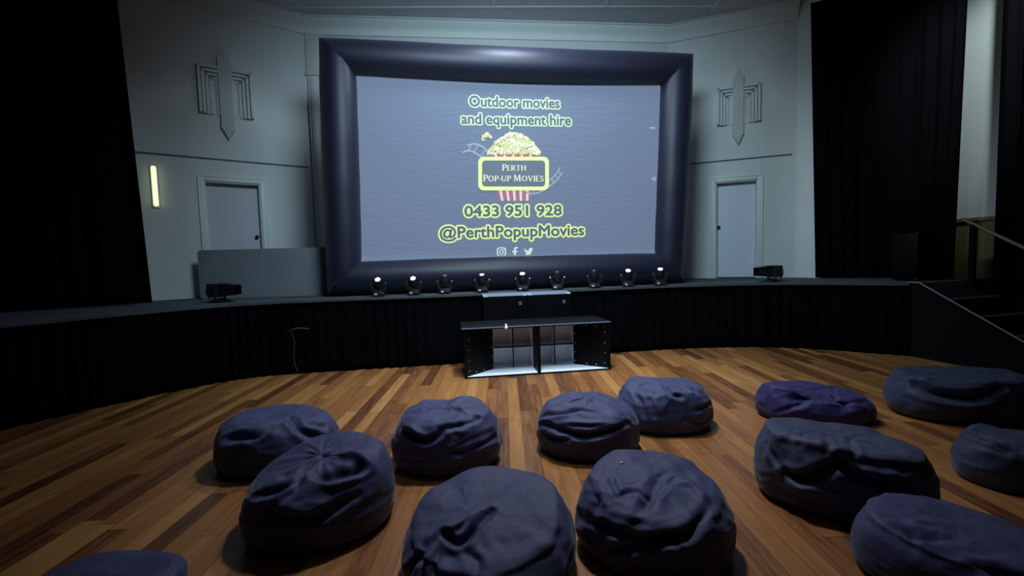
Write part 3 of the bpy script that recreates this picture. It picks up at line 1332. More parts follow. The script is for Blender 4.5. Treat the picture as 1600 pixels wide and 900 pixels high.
# three social icons
ic = ring_strip(S2(rrect(776, 386.5, 790.5, 400.5, 4)), S2(rrect(778, 388.5, 788.5, 398.5, 2.6)))
ic += ring_strip(circle(783.3, 393.5, 3.6, 18), circle(783.3, 393.5, 2.0, 18))
ic.append(circle(787, 390.2, .8, 8))
flat('camera_icon', ic, M['ink_white'], 2, label='pale rounded square camera icon')
ic = [S2([(802.5, 399.5), (805.6, 399.5), (805.6, 390), (802.5, 390)]), S2([(800, 392), (808.4, 392), (808, 394.6), (800, 394.6)]),
      S2([(802.5, 390.2), (802.8, 388), (804.2, 386.3), (806, 385.8), (808.6, 386), (808.6, 388.4), (806.6, 388.5), (805.7, 389.2), (805.6, 390.2)])]
flat_layers('letter_icon', ic, M['ink_white'], 2, 'pale letter f icon')
bird = [(819, 388), (822.5, 391.2), (825.5, 391.8), (826, 388.6), (828.4, 387), (830.8, 387.9), (832.6, 387.2), (831.6, 389.2), (832.3, 389.4),
        (830.9, 390.9), (830.2, 394.3), (827.6, 397.8), (824, 399.2), (819.4, 397.8), (822.5, 396.6), (820.3, 395), (821.2, 394.4), (819, 392.3), (820.2, 392), (818.7, 389.6)]
flat('bird_icon', [S2(bird)], M['ink_white'], 2, label='pale bird icon')
flat('faint_mark', [S2([(1014, 199), (1023, 199.5), (1023, 202), (1014, 201.6)])], M['ink_film'], 2, label='faint pale mark near the right edge')
flat('faint_mark', [circle(1019, 280, 1.8), S2([(1021, 276.5), (1023, 276.5), (1023, 284), (1021, 284)])], M['ink_film'], 2, label='faint pale dot near the right edge')
tag(root, 'large inflatable screen with dark padded frame standing on the stage', 'projection screen')


# ------------------------------------------------------------------ moving head lights
def head_light(x, y, lens, tilt, rz):
    r = empty('moving_head_light', (x, y, ZS + .0), rz)
    bm = BM()
    box(bm, -.095, .095, -.085, .085, .012, .075, .014)
    box(bm, -.075, .075, -.07, .07, .070, .092, .008)
    base = obj('base', bm, M['plastic'], r, smooth='auto')
    bm = BM()
    box(bm, -.06, -.015, -.0875, -.082, .030, .058, .002)
    obj('display', bm, M['led'], base)
    for dx in (.02, .04, .06):
        bm = BM()
        tube(bm, [(dx, -.084, .044), (dx, -.090, .044)], .006, 8)
        obj('button', bm, M['chrome'], base)
    for sx in (-.07, .07):
        for sy in (-.06, .06):
            bm = BM()
            tube(bm, [(sx, sy, 0), (sx, sy, .016)], .014, 8)
            obj('foot', bm, M['rubber'], base)
    bm = BM()
    prof = [(-.118, .092), (-.122, .16), (-.118, .225), (-.106, .245), (-.090, .245), (-.084, .225), (-.084, .16), (-.078, .115), (-.06, .105),
            (.06, .105), (.078, .115), (.084, .16), (.084, .225), (.090, .245), (.106, .245), (.118, .225), (.122, .16), (.118, .092), (.09, .088), (-.09, .088)]
    prism(bm, prof, 'y', -.034, .034)
    bmesh.ops.triangulate(bm, faces=[f for f in bm.faces if len(f.verts) > 4])
    yoke = obj('yoke', bm, M['plastic'], r)
    for sx in (-1, 1):
        bm = BM()
        tube(bm, [(sx * .119, 0, .205), (sx * .128, 0, .205)], .022, 14)
        obj('pivot_cap', bm, M['chrome'], yoke, smooth='auto')
    hm = Matrix.Translation((0, 0, .205)) @ Matrix.Rotation(tilt, 4, 'X')
    bm = BM()
    zs = [-.085, -.078, -.04, .0, .05, .088, .098, .105]
    rs = [.038, .056, .068, .074, .072, .064, .062, .056]
    tube(bm, [hm @ Vector((0, 0, z)) for z in zs], rs, 22)
    for k in range(4):
        z = -.03 + k * .012
        tube(bm, [hm @ Vector((0, 0, z)), hm @ Vector((0, 0, z + .005))], .0755, 22)
    hd = obj('head', bm, M['plastic'], r, smooth='auto')
    bm = BM()
    tube(bm, [hm @ Vector((0, 0, z)) for z in (.100, .108, .114, .1165)], [.040, .038, .026, .006], 20)
    ln = obj('lens', bm, lens, hd, smooth=True)
    return r


HEADS = [(-2.18, 'lens_on', .75, 'far left of the row, brightly lit'), (-1.62, 'lens_on', .75, 'second from the left, brightly lit'),
         (-1.12, 'lens_off', .03, 'unlit, third from the left'), (-.50, 'lens_dim', .35, 'dimly glowing, fourth from left'),
         (.19, 'lens_on', .45, 'lit, fifth in the row at the middle'), (.79, 'lens_off', .05, 'unlit, sixth from the left'),
         (1.45, 'lens_off', .02, 'unlit, third from the right'), (2.06, 'lens_on', .6, 'second from the right, brightly lit'),
         (2.66, 'lens_on', .5, 'far right of the row, brightly lit')]
for x, ln, tl, wh in HEADS:
    y = 7.75 + (x + 3.35) * .1515 - .48
    r = head_light(x, y, M[ln], tl, random.uniform(-.12, .12) - math.atan2(x, y) * .6)
    tag(r, 'small black moving head light on stage edge, ' + wh, 'stage light', 'row of moving head lights along the stage edge')


# ------------------------------------------------------------------ two wash lights at the stage ends
def wash(x, y, sgn, label):
    r = empty('wash_light', (x, y, ZS), 0)
    bm = BM()
    box(bm, -.18, .03, -.10, .10, .085, .30, .018)
    for k in range(5):
        box(bm, -.17 + k * .03, -.16 + k * .03, -.108, .108, .11, .275)
    body_ = obj('housing', bm, M['plastic'], r, smooth='auto')
    bm = BM()
    a = [(.02, -.105, .095), (.02, .105, .095), (.02, .105, .295), (.02, -.105, .295)]
    b = [(.26, -.09, .115), (.26, .09, .115), (.26, .09, .265), (.26, -.09, .265)]
    A_ = [bm.verts.new(p) for p in a]
    B_ = [bm.verts.new(p) for p in b]
    for i in range(4):
        j = (i + 1) % 4
        bm.faces.new((A_[i], A_[j], B_[j], B_[i]))
    bmesh.ops.solidify(bm, geom=list(bm.faces), thickness=.006)
    obj('hood', bm, M['plastic'], r)
    bm = BM()
    tube(bm, [(.03, 0, .19), (.045, 0, .19), (.05, 0, .19)], [.085, .08, .04], 20)
    obj('lens', bm, M['lens_off'], body_, smooth='auto')
    bm = BM()
    prism(bm, [(-.125, .02), (.125, .02), (.125, .21), (.115, .21), (.115, .03), (-.115, .03), (-.115, .21), (-.125, .21)], 'x', -.05, -.02)
    obj('yoke', bm, M['rubber'], r)
    for fx in (-.15, .09):
        bm = BM()
        prism(bm, [(fx - .02, 0), (fx + .03, 0), (-.02, .06), (-.05, .06)] if fx < 0 else [(fx - .03, 0), (fx + .02, 0), (-.02, .06), (-.05, .06)], 'y', -.11, .11)
        obj('foot', bm, M['rubber'], r)
    bm = BM()
    tube(bm, spline([(-.17, 0, .22), (-.235, 0, .215), (-.255, .01, .15), (-.215, .02, .05), (-.24, .04, .006)], 8), .006, 8)
    tube(bm, spline([(-.17, .03, .19), (-.215, .03, .19), (-.235, .03, .14), (-.2, .03, .06), (-.14, .05, .008)], 8), .005, 8)
    obj('cable', bm, M['rubber'], r, smooth=True)
    r.scale = (sgn, 1, 1)
    tag(r, label, 'stage light', 'hooded wash lights at the stage ends')
    return r


wash(-4.58, 7.18, 1, 'black hooded floor light aimed right, in front of the grey board')
wash(4.74, 8.35, -1, 'black hooded floor light aimed left, at the foot of the right door')

# ------------------------------------------------------------------ bass cabinets
YAW = math.atan2(.30, 2.14)


def cabinet(mirror, loc, label):
    W_, D_, H_ = 1.075, .66, .715
    r = empty('bass_cabinet', loc, YAW)
    s = -1 if mirror else 1

    def bxm(bm, x0, x1, *a, **k):
        if s < 0:
            x0, x1 = W_ - x1, W_ - x0
        box(bm, x0, x1, *a, **k)
    X = (lambda x: W_ - x) if mirror else (lambda x: x)
    t = .02
    bm = BM()
    bxm(bm, 0, t, 0, D_, 0, H_)
    bxm(bm, W_ - t, W_, 0, D_, 0, H_)
    bxm(bm, t, W_ - t, D_ - t, D_, 0, H_)
    bxm(bm, t, W_ - t, 0, D_ - t, 0, t)
    bxm(bm, t, W_ - t, 0, D_ - t, H_ - t, H_)
    obj('cabinet_shell', bm, M['black_paint'], r)
    bm = BM()
    bxm(bm, -.03 if not mirror else 0.0, W_ + (.0), -.02, D_ + .03, H_, H_ + .014, .004)
    top = obj('lid', bm, M['cab_top'], r)
    bm = BM()
    bxm(bm, -.032 if not mirror else 0.0, W_, -.024, -.018, H_ + .000, H_ + .015)
    obj('lid_edge', bm, M['case_lid'], top)
    # slanted front baffle
    xe, dp = .45, .40
    bm = BM()
    prism(bm, [(X(.022), .012), (X(xe), dp), (X(xe - .012), dp + .014), (X(.022), .030)], 'z', t + .001, H_ - t - .001)
    bf = obj('baffle_panel', bm, M['black_paint'], r)
    A_, B_ = Vector((X(.022), .012, 0)), Vector((X(xe), dp, 0))
    u = (B_ - A_).normalized()
    nn = Vector((u.y, -u.x, 0)) * (1 if not mirror else -1)
    if nn.y > 0:
        nn = -nn
    Lb = (B_ - A_).length
    holes = [(.06, z) for z in (.10, .25, .40, .56, .65)] + [(Lb - .03, z) for z in (.08, .22, .36, .50, .64)] + [(.2, .65), (.36, .65), (.2, .06), (.36, .06)]
    b0_ = None
    for (d, z) in holes:
        p = A_ + u * d + nn * .0
        bm = BM()
        tube(bm, [(0, 0, 0), nn * .004, nn * .006], [.010, .010, .006], 10)
        if b0_ is None:
            b0_ = obj('bolt', bm, M['chrome'], bf)
            b0_.location = (p.x, p.y, z)
        else:
            bm.free()
            c = b0_.copy()
            C.objects.link(c)
            c.parent = bf
            c.location = (p.x, p.y, z)
    # white horn lining: floor, ceiling-less sides and back
    bm = BM()
    prism(bm, [(X(.03), .012), (X(W_ - t - .001), .012), (X(W_ - t - .001), D_ - t - .002), (X(xe), D_ - t - .002), (X(xe), dp)], 'z', t + .001, t + .006)
    bxm(bm, W_ - t - .006, W_ - t - .001, dp - .04, D_ - t - .002, t + .007, H_ - t - .002)
    bxm(bm, xe, W_ - t - .007, D_ - t - .008, D_ - t - .002, t + .007, H_ - t - .002)
    bxm(bm, xe, xe + .005, dp + .004, D_ - t - .009, t + .007, H_ - t - .002)
    bxm(bm, xe + .006, W_ - t - .007, dp + .03, D_ - t - .009, H_ - t - .008, H_ - t - .002)
    obj('horn_lining', bm, M['horn'], r)
    xm = (xe + W_ - t) / 2
    bm = BM()
    bxm(bm, xm - .008, xm + .008, dp, D_ - t - .012, t + .007, H_ - t - .010)
    obj('vertical_divider', bm, [M['horn']], r)
    bm = BM()
    bxm(bm, xm - .009, xm + .009, dp - .004, dp, t + .007, H_ - t - .010)
    obj('divider_edge', bm, M['black_paint'], r)
    bm = BM()
    for (a, b) in ((xe + .006, xm - .0095), (xm + .0095, W_ - t - .007)):
        bxm(bm, a, b, dp, D_ - t - .012, .34, .356)
    obj('horn_shelf', bm, M['horn'], r)
    bm = BM()
    bxm(bm, xe + .006, W_ - t - .007, dp - .009, dp - .0045, .338, .358)
    obj('shelf_edge', bm, M['black_paint'], r)
    tag(r, label, 'speaker', 'black bass cabinets on the floor in front of the stage')


c0 = Vector((-.70, 6.38, 0))
ux = Vector((math.cos(YAW), math.sin(YAW), 0))
cabinet(False, c0, 'black bass cabinet with white horn cells, left one of the pair')
cabinet(True, c0 + ux * 1.078, 'black bass cabinet with white horn cells, right one of the pair')

# two sloped-top speakers behind the bass cabinets
for k, (px, label) in enumerate(((755, 'black speaker with blue grey top behind the left bass cabinet'), (825.5, 'black speaker with blue grey top behind the right bass cabinet'))):
    base = Vector((-.455, 7.115, 0)) + ux * (.712 * k)
    r = empty('speaker', base, YAW)
    bm = BM()
    prism(bm, [(0, 0), (.30, 0), (.30, 1.125), (.0, 1.098)], 'x', 0, .70)
    obj('speaker_body', bm, M['black_paint'], r)
    bm = BM()
    prism(bm, [(.0, 1.099), (.30, 1.126), (.30, 1.134), (.0, 1.107)], 'x', 0, .70)
    obj('speaker_top', bm, M['case_lid'], r)
    for (xa, xb, xc_) in ((0, .07, .03), (.70, .63, .67)):
        bm = BM()
        prism(bm, [(xa, -.003), (xb, -.003), (xc_, .12), (xa, .12)], 'z', 1.098, 1.112, mtx=Matrix.Shear('YZ', 4, (0, 0)) if False else None)
        for v in bm.verts:
            v.co.z += max(0, v.co.y) * .09
        obj('corner_protector', bm, M['corner'], r)
    bm = BM()
    xx = .585
    box(bm, xx - .025, xx + .025, -.006, 0, .955, .965)
    box(bm, xx - .022, xx + .018, -.006, 0, .975, .985)
    box(bm, xx - .025, xx + .025, -.006, 0, .995, 1.003)
    obj('badge', bm, M['nosing'], r)
    tag(r, label, 'speaker', 'black speakers standing behind the bass cabinets')

# tiny pale ornament on the left cabinet
p = at_z(791, 513.5, .731)
r = empty('ornament', (p.x, p.y, .7295), .3)
bm = BM()
tube(bm, [(0, 0, z) for z in (0, .006, .02, .034, .042, .050, .056)], [.012, .018, .020, .016, .010, .013, .006], 14)
obj('body', bm, M['ornament'], r, smooth=True)
for q2 in ([(-.006, 0, .050), (-.014, 0, .072)], [(.007, 0, .052), (.009, 0, .066)]):
    bm = BM()
    tube(bm, q2, [.006, .003], 8)
    obj('upright_tip', bm, M['ornament'], r, smooth=True)
tag(r, 'tiny pale ornament on the lid of the left bass cabinet', 'ornament')

# cable looped over the skirt, left of centre
pts = [at_y(451, 519, 6.83), at_y(457, 515, 6.82), at_y(468, 513, 6.84), at_y(482, 514, 6.86)]
pts2 = [at_y(455, 517, 6.83), at_y(460, 535, 6.83), at_y(459, 560, 6.82), at_y(466, 584, 6.82)]
bm = BM()
tube(bm, spline(pts, 8), .014, 8)
tube(bm, spline(pts2, 8), .008, 8)
o = obj('cable', bm, mat('grey rubber cable', (.03, .03, .035), .6), smooth=True)
tag(o, 'dark cable hooked over the stage skirt below the grey board', 'cable')


# ------------------------------------------------------------------ bean bags
def bean_bag(name_lab, mtl, xl, xr, yb, yt, strokes, depth=1.0, xb=None, dome=.0, tilt=(0, 0), rot=0, seed=1,
             bulge=.10, rim=.80, knot=(0, 0), back=1.3, squash=2.04, hmul=1.0, lum=1.0, wr=.7, yoff=0, gth=.15, fit_x=True):
    """one stuffed bag: base shape fitted to its footprint, then folds pressed in along
    lines on its surface"""
    if xb is None:
        xb = (xl + xr) / 2
    fr_ = at_z(xb, yb, 0)
    k = (xr - xl) / 2 / FPX
    rx = k * fr_.y / (1 - k * depth)
    ry = rx * depth
    cy = fr_.y + ry
    cx = ((xl + xr) / 2 - 800) / FPX * cy
    hz = 403 - .028 * ((xl + xr) / 2 - 800)
    ht = (1.7 - (yt - hz) * (fr_.y + back * ry) / FPX) * hmul
    NT, NV = 260, 130
    th = np.linspace(0, 2 * PI, NT, endpoint=False)
    # profile (radius fraction, height fraction) from the underside outwards and up to the knot
    prof = np.array([(.0, .0), (.45, .0), (.80, .0), (.90, .02), (.965, .10), (1.0, .26), (1.0, .42), (.975, .60), (.93, .76), (.86, .89),
                     (rim - .02, .965), (rim - .14, 1.0), (rim - .30, 1.0 + dome * .35), (.28, 1.0 + dome * .7), (.12, 1.0 + dome * .95), (.0, 1.0 + dome)])
    cl_ = np.concatenate([[0], np.cumsum(np.hypot(*np.diff(prof, axis=0).T))])
    cl_ /= cl_[-1]
    # dense smooth sampling by gaussian-smoothed interpolation
    tt = np.linspace(0, 1, 600)
    pr = np.interp(tt, cl_, prof[:, 0])
    pz = np.interp(tt, cl_, prof[:, 1])
    g = np.exp(-np.linspace(-2, 2, 31) ** 2)
    g /= g.sum()
    prs = np.convolve(np.pad(pr, 15, mode='edge'), g, 'valid')
    pzs = np.convolve(np.pad(pz, 15, mode='edge'), g, 'valid')
    v_ = np.linspace(0, 1, NV)
    rv = np.interp(v_, tt, prs)
    zv = np.interp(v_, tt, pzs)
    rv[0] = 0
    rv[-1] = 0
    Tm, Rm = np.meshgrid(th, rv)
    _, Zm = np.meshgrid(th, zv)
    # outline wobble
    c_, s_ = np.cos(Tm), np.sin(Tm)
    sx_ = np.stack([c_.ravel() * 1.1, s_.ravel() * 1.1, np.full(c_.size, seed * 3.1)], 1)
    wob = 1 + .045 * vnoise(sx_ * 1.3, seed).reshape(c_.shape) + .02 * vnoise(sx_ * 3, seed + 9).reshape(c_.shape)
    e_ = 2 / squash
    X = rx * Rm * wob * np.sign(c_) * np.abs(c_) ** e_
    Y = ry * Rm * wob * np.sign(s_) * np.abs(s_) ** e_
    top = np.clip((Zm - .25) / .6, 0, 1)
    Zr = ht / (1 + max(0, dome)) * Zm
    hv = 1 + top * (tilt[0] * X / rx + tilt[1] * Y / ry)
    sx2 = np.stack([c_.ravel() * 1.6, s_.ravel() * 1.6, np.full(c_.size, 4.)], 1)
    hv += top * Rm * .09 * vnoise(sx2, seed + 3).reshape(c_.shape)
    Z = Zr * hv
    # the knot end is pulled sideways
    pull = np.clip(1 - Rm, 0, 1) * top
    X = X + knot[0] * rx * pull
    Y = Y + knot[1] * ry * pull
    cr, sr_ = math.cos(rot), math.sin(rot)
    X, Y = X * cr - Y * sr_, X * sr_ + Y * cr
    P = np.stack([X.ravel() + cx, Y.ravel() + cy + yoff, np.maximum(Z.ravel(), 0)], 1)
    F = []
    for j in range(NV - 1):
        for i in range(NT):
            a, b = j * NT + i, j * NT + (i + 1) % NT
            F.append((a, b, b + NT, a + NT))

    def normals(P):
        G = P.reshape(NV, NT, 3)
        du = np.roll(G, -1, 1) - np.roll(G, 1, 1)
        dv = np.gradient(G, axis=0)
        n = np.cross(du, dv).reshape(-1, 3)
        l = np.linalg.norm(n, axis=1)
        n /= np.maximum(l, 1e-9)[:, None]
        n[:NT] = (0, 0, -1)
        n[-NT:] = (0, 0, 1)
        return n
    N_ = normals(P)
    bvh = BVHTree.FromPolygons([tuple(p) for p in P], F)
    D = np.zeros(len(P))
    for st in strokes:
        kind, pts, dp, wd = st
        hits = []
        for q_ in pts:
            d = ray(*q_).normalized()
            h_ = bvh.ray_cast(EYE, d)
            if h_[0] is None:
                # slide to the nearest surface point
                h2 = bvh.find_nearest(EYE + d * (fr_.y + ry))
                hits.append(np.array(h2[0]))
            else:
                hits.append(np.array(h_[0]))
        if len(hits) > 2:
            hits = [np.array(v) for v in spline([Vector(h) for h in hits], 6)]
        best = np.full(len(P), 1e9)
        tpar = np.zeros(len(P))
        ns = max(1, len(hits) - 1)
        if len(hits) == 1:
            best = np.linalg.norm(P - hits[0], axis=1)
            tpar[:] = .5
        for i in range(len(hits) - 1):
            A_, B_ = hits[i], hits[i + 1]
            ab = B_ - A_
            t = np.clip(((P - A_) @ ab) / max(1e-9, ab @ ab), 0, 1)
            dd = np.linalg.norm(P - (A_ + t[:, None] * ab), axis=1)
            m_ = dd < best
            best = np.where(m_, dd, best)
            tpar = np.where(m_, (i + t) / ns, tpar)
        # irregular width and a taper to both ends
        taper = np.sqrt(np.clip(np.sin(PI * np.clip(tpar * .86 + .07, 0, 1)), 0, 1)) if kind != 'd' else 1
        nz_ = 1 + .25 * vnoise(P * 14, seed + 4)
        wd_ = wd * nz_
        if kind == 'g':        # fold: sharp valley with puffed lips
            D += 1.05 * taper * dp * (-np.exp(-(best / wd_) ** 1.5) * 1.25 + .42 * np.exp(-((best - 2.0 * wd_) / (1.1 * wd_)) ** 2))
        elif kind == 'r':      # ridge
            D += taper * dp * np.exp(-(best / wd_) ** 2)
        else:                  # dent
            D += -dp * np.exp(-(best / wd_) ** 2)
    Q = P - np.array([cx, cy, 0])
    rad = Rm.ravel()
    topw = top.ravel()
    # gathers running to the knot, slack wrinkles, buckles on the flank
    ang = np.arctan2(Q[:, 1] - knot[1] * ry, Q[:, 0] - knot[0] * rx)
    kx = np.stack([np.cos(ang) * 4.5, np.sin(ang) * 4.5, rad * 1.2], 1)
    g1 = vnoise(kx, seed + 20)
    pl = 1 - np.abs(g1) * 3.2
    D += wr * gth * .010 * topw * np.clip((rad - .03) / .08, 0, 1) * np.clip(pl, -1, 1) * np.exp(-((rad - .28) / .33) ** 2)
    warp = np.stack([vnoise(Q * 3.1, seed + 30), vnoise(Q * 3.1, seed + 31), vnoise(Q * 3.1, seed + 32)], 1) * .18
    W2 = (Q + warp) * np.array([4.2, 4.2, 6.0])
    n1 = vnoise(W2, seed + 40)
    ridge = (1 - np.abs(n1) * 2.6)
    D += wr * .008 * np.clip(ridge, -.6, 1) * np.clip(Zm.ravel() * 3, 0, 1)
    n2 = vnoise((Q + warp * .6) * np.array([10, 10, 15]), seed + 50)
    D += wr * .0035 * (1 - np.abs(n2) * 2.4) * np.clip(Zm.ravel() * 3, 0, 1)
    D += wr * .014 * vnoise(Q * 3.3, seed + 60) * np.clip(Zm.ravel() * 2.5, 0, 1)
    # slack folds running round the flank
    fl = np.stack([Q[:, 0] * 1.5, Q[:, 1] * 1.5, P[:, 2] * 15 + 2.2 * vnoise(Q * 2.2, seed + 71)], 1)
    fold = 1 - np.abs(vnoise(fl, seed + 70)) * 3.0
    D += wr * .013 * np.clip(fold, -.5, 1) * np.clip(1.25 - topw, .12, 1)
    cr_ = np.stack([np.cos(ang) * 1.6, np.sin(ang) * 1.6, rad * 5.5 + vnoise(Q * 3, seed + 81)], 1)
    D += wr * .009 * np.clip(1 - np.abs(vnoise(cr_, seed + 80)) * 3.4, -.5, 1) * topw * np.clip((rad - .18) / .25, 0, 1)
    low = np.clip(Zm.ravel() / .12, 0, 1)
    P2 = P + N_ * (D * low)[:, None]
    # soften once over the grid so that creases stay cloth-like
    G = P2.reshape(NV, NT, 3)
    Gs = G
    for _k in range(2):
        Gs = (np.roll(Gs, 1, 1) + np.roll(Gs, -1, 1) + 2 * Gs) / 4
        Gs[1:-1] = (Gs[:-2] + Gs[2:] + 2 * Gs[1:-1]) / 4
    Gs[-1] = Gs[-2].mean(0)
    Gs[0] = Gs[0].mean(0)
    P2 = Gs.reshape(-1, 3)
    P2[:, 2] = np.maximum(P2[:, 2], .0)
    E0, R3, U3, F3 = (np.array(v) for v in (EYE, RT, UP, FW))
    for it in range(6):
        v = P2 - E0
        dz = v @ F3
        px_, py_ = 800 + FPX * (v @ R3) / dz, 450 - FPX * (v @ U3) / dz
        c0_ = P2.mean(0) * np.array([1, 1, 0])
        kx_ = (xr - xl) / (px_.max() - px_.min())
        if not fit_x:
            kx_ = 1
        P2[:, :2] = c0_[:2] + (P2[:, :2] - c0_[:2]) * kx_
        if fit_x:
            P2[:, 0] += ((xl + xr) / 2 - (px_.max() + px_.min()) / 2) / FPX * c0_[1]
        P2[:, 1] += (py_.max() - yb) * c0_[1] ** 2 / (1.6 * FPX) * .7
        i_ = py_.argmin()
        zt = P2[i_, 2]
        P2[:, 2] *= max(.5, (zt - (yt - py_.min()) * dz[i_] / FPX * .8) / zt)
    cx, cy = P2[:, 0].mean(), P2[:, 1].mean()
    P2 -= np.array([cx, cy, 0])
    me = bpy.data.meshes.new('bean_bag')
    me.from_pydata(P2.tolist(), [], F)
    me.materials.append(mtl)
    me.polygons.foreach_set('use_smooth', [True] * len(me.polygons))
    bm = BM()
    bm.from_mesh(me)
    bmesh.ops.remove_doubles(bm, verts=bm.verts, dist=.0004)
    bmesh.ops.recalc_face_normals(bm, faces=bm.faces)
    bm.to_mesh(me)
    bm.free()
    o = bpy.data.objects.new('bean_bag', me)
    C.objects.link(o)
    o.location = (cx, cy, 0)
    print('BAG', name_lab[:30], round(cx, 2), round(cy, 2), round(rx, 2), round(ry, 2), round(P2[:, 2].max(), 2))
    tag(o, name_lab, 'bean bag', 'dark bean bags spread over the wooden floor')
    return o


BAG, NAVY, GREY = M['bag'], M['bag_navy'], M['bag_grey']
# A: rear of the left pair
bean_bag('charcoal bean bag with a long curved fold, partly behind another at left', BAG, 333, 533, 748, 631,
         [('g', [(362, 672), (385, 669), (413, 665), (440, 652), (467, 639)], .055, .035),
          ('g', [(468, 637), (480, 652), (500, 664), (524, 672)], .045, .030),
          ('d', [(507, 643), (523, 650)], .05, .045), ('r', [(350, 655), (372, 640), (410, 632)], .02, .04),
          ('d', [(370, 656)], .02, .05), ('g', [(345, 700), (400, 722), (440, 720)], .012, .03)],
         depth=.84, seed=1, dome=-.05, xb=410, tilt=(-.02, .02))
# B: front of the left pair
bean_bag('large charcoal bean bag with gathered knot on top, left foreground', BAG, 373, 618, 866, 673,
         [('d', [(520, 712), (548, 706), (575, 700)], .075, .045), ('r', [(486, 712), (523, 727), (560, 720), (596, 707)], .035, .028),
          ('g', [(483, 710), (497, 696), (518, 681)], .035, .022), ('g', [(483, 712), (474, 735), (447, 760)], .022, .022),
          ('d', [(418, 738), (447, 730)], .045, .035), ('g', [(405, 748), (440, 737), (478, 716)], .028, .022),
          ('r', [(540, 682), (573, 676), (598, 695)], .045, .04),
          ('g', [(425, 768), (455, 785), (500, 788), (540, 765), (575, 748)], .030, .026),
          ('g', [(498, 800), (525, 783), (560, 762)], .018, .014), ('r', [(450, 755), (490, 770), (530, 760)], .022, .035),
          ('d', [(455, 712)], .025, .04)],
         gth=.8, depth=.84, seed=2, dome=.04, xb=450, tilt=(.12, .16), knot=(.05, 0))
# C: middle rear
bean_bag('charcoal bean bag with a hooked fold, standing just right of the left pair', BAG, 611, 785, 745, 618,
         [('g', [(645, 662), (660, 671), (680, 675), (701, 662)], .050, .022), ('r', [(628, 645), (655, 652), (668, 662)], .03, .025),
          ('g', [(697, 655), (725, 650), (752, 642)], .028, .022), ('d', [(757, 636)], .045, .028),
          ('g', [(716, 699), (735, 694), (759, 684), (784, 671)], .030, .018), ('g', [(718, 692), (740, 700), (757, 690)], .015, .014),
          ('g', [(617, 706), (640, 707), (663, 709), (718, 711), (773, 703)], .014, .012), ('r', [(660, 628), (720, 622), (745, 632)], .035, .04)],
         depth=.80, seed=3, dome=.02, xb=690, rim=.84, tilt=(0, .04))
# D: right of centre
bean_bag('charcoal bean bag with a wide mouth-like fold, directly below the bass cabinets at right', BAG, 838, 1000, 722, 611,
         [('g', [(850, 643), (880, 634), (912, 630), (940, 634)], .030, .022), ('g', [(853, 652), (885, 664), (919, 672), (955, 664), (985, 650)], .042, .022),
          ('r', [(850, 648), (900, 650), (960, 652), (988, 646)], .030, .022), ('g', [(855, 671), (875, 679), (893, 677)], .035, .018),
          ('r', [(865, 628), (912, 614), (955, 622)], .03, .04), ('g', [(895, 655), (945, 654), (982, 645)], .014, .012)],
         depth=.84, seed=4, dome=.05, xb=915, rim=.82, tilt=(0, .05))
# E: behind D
bean_bag('charcoal bean bag with a crumpled crown, behind and right of the wide-folded one', BAG, 964, 1115, 680, 588,
         [('g', [(1040, 594), (1050, 606), (1066, 612)], .045, .022), ('g', [(1066, 592), (1084, 600), (1092, 606)], .040, .020),
          ('g', [(992, 606), (1003, 620), (1008, 643)], .020, .020), ('g', [(1012, 600), (1018, 620), (1024, 645)], .018, .018),
          ('g', [(1088, 634), (1100, 630), (1113, 622)], .025, .016), ('r', [(975, 600), (1010, 594), (1038, 598)], .025, .03),
          ('r', [(1056, 592), (1064, 600)], .03, .02), ('g', [(1072, 650), (1095, 655), (1110, 648)], .018, .02)],
         depth=.84, seed=5, dome=.04, xb=1042, rim=.84)
# F: big foreground disc
bean_bag('large charcoal bean bag with smooth round top and folded pocket, bottom centre foreground', BAG, 627, 900, 975, 728,
         [('g', [(705, 782), (728, 794), (748, 772), (775, 738)], .055, .020), ('r', [(698, 775), (722, 765), (755, 735)], .05, .028), ('g', [(690, 790), (664, 830), (650, 880)], .03, .02),
          ('g', [(698, 795), (688, 840), (682, 890)], .030, .022), ('g', [(675, 797), (672, 840), (678, 890)], .028, .020),
          ('d', [(716, 818)], .035, .045), ('g', [(735, 810), (756, 826), (752, 852)], .022, .020),
          ('g', [(694, 859), (727, 868), (765, 882), (838, 899)], .035, .030), ('r', [(790, 760), (860, 790), (885, 850)], .02, .05),
          ('d', [(790, 790)], .012, .03), ('d', [(765, 800)], .012, .025)],
         depth=.92, seed=6, dome=.02, xb=765, rim=.88, tilt=(.12, .34), wr=.5, knot=(-.25, 0))
# G: big foreground, right of F
g_ = bean_bag('large charcoal bean bag with tiny white tag on top, foreground just right of centre', BAG, 898, 1151, 916, 702,
              [('g', [(957, 706), (963, 722), (971, 738)], .022, .014), ('g', [(970, 742), (992, 731), (1025, 739), (1062, 711)], .022, .016),
               ('g', [(1036, 709), (1018, 745), (996, 788)], .032, .030), ('g', [(906, 776), (935, 792), (967, 803), (1018, 812), (1077, 800), (1105, 775), (1118, 752)], .036, .026),
               ('g', [(950, 843), (975, 832), (1010, 824), (1077, 806)], .035, .024), ('g', [(1062, 820), (1080, 835), (1096, 849)], .014, .012),
               ('g', [(975, 860), (1030, 876), (1085, 872)], .028, .028), ('r', [(1065, 712), (1100, 735), (1120, 765)], .03, .035),
               ('g', [(920, 715), (935, 745), (930, 770)], .022, .025)],
              depth=.90, seed=7, dome=.03, xb=1030, rim=.86, tilt=(0, .20), wr=.8)
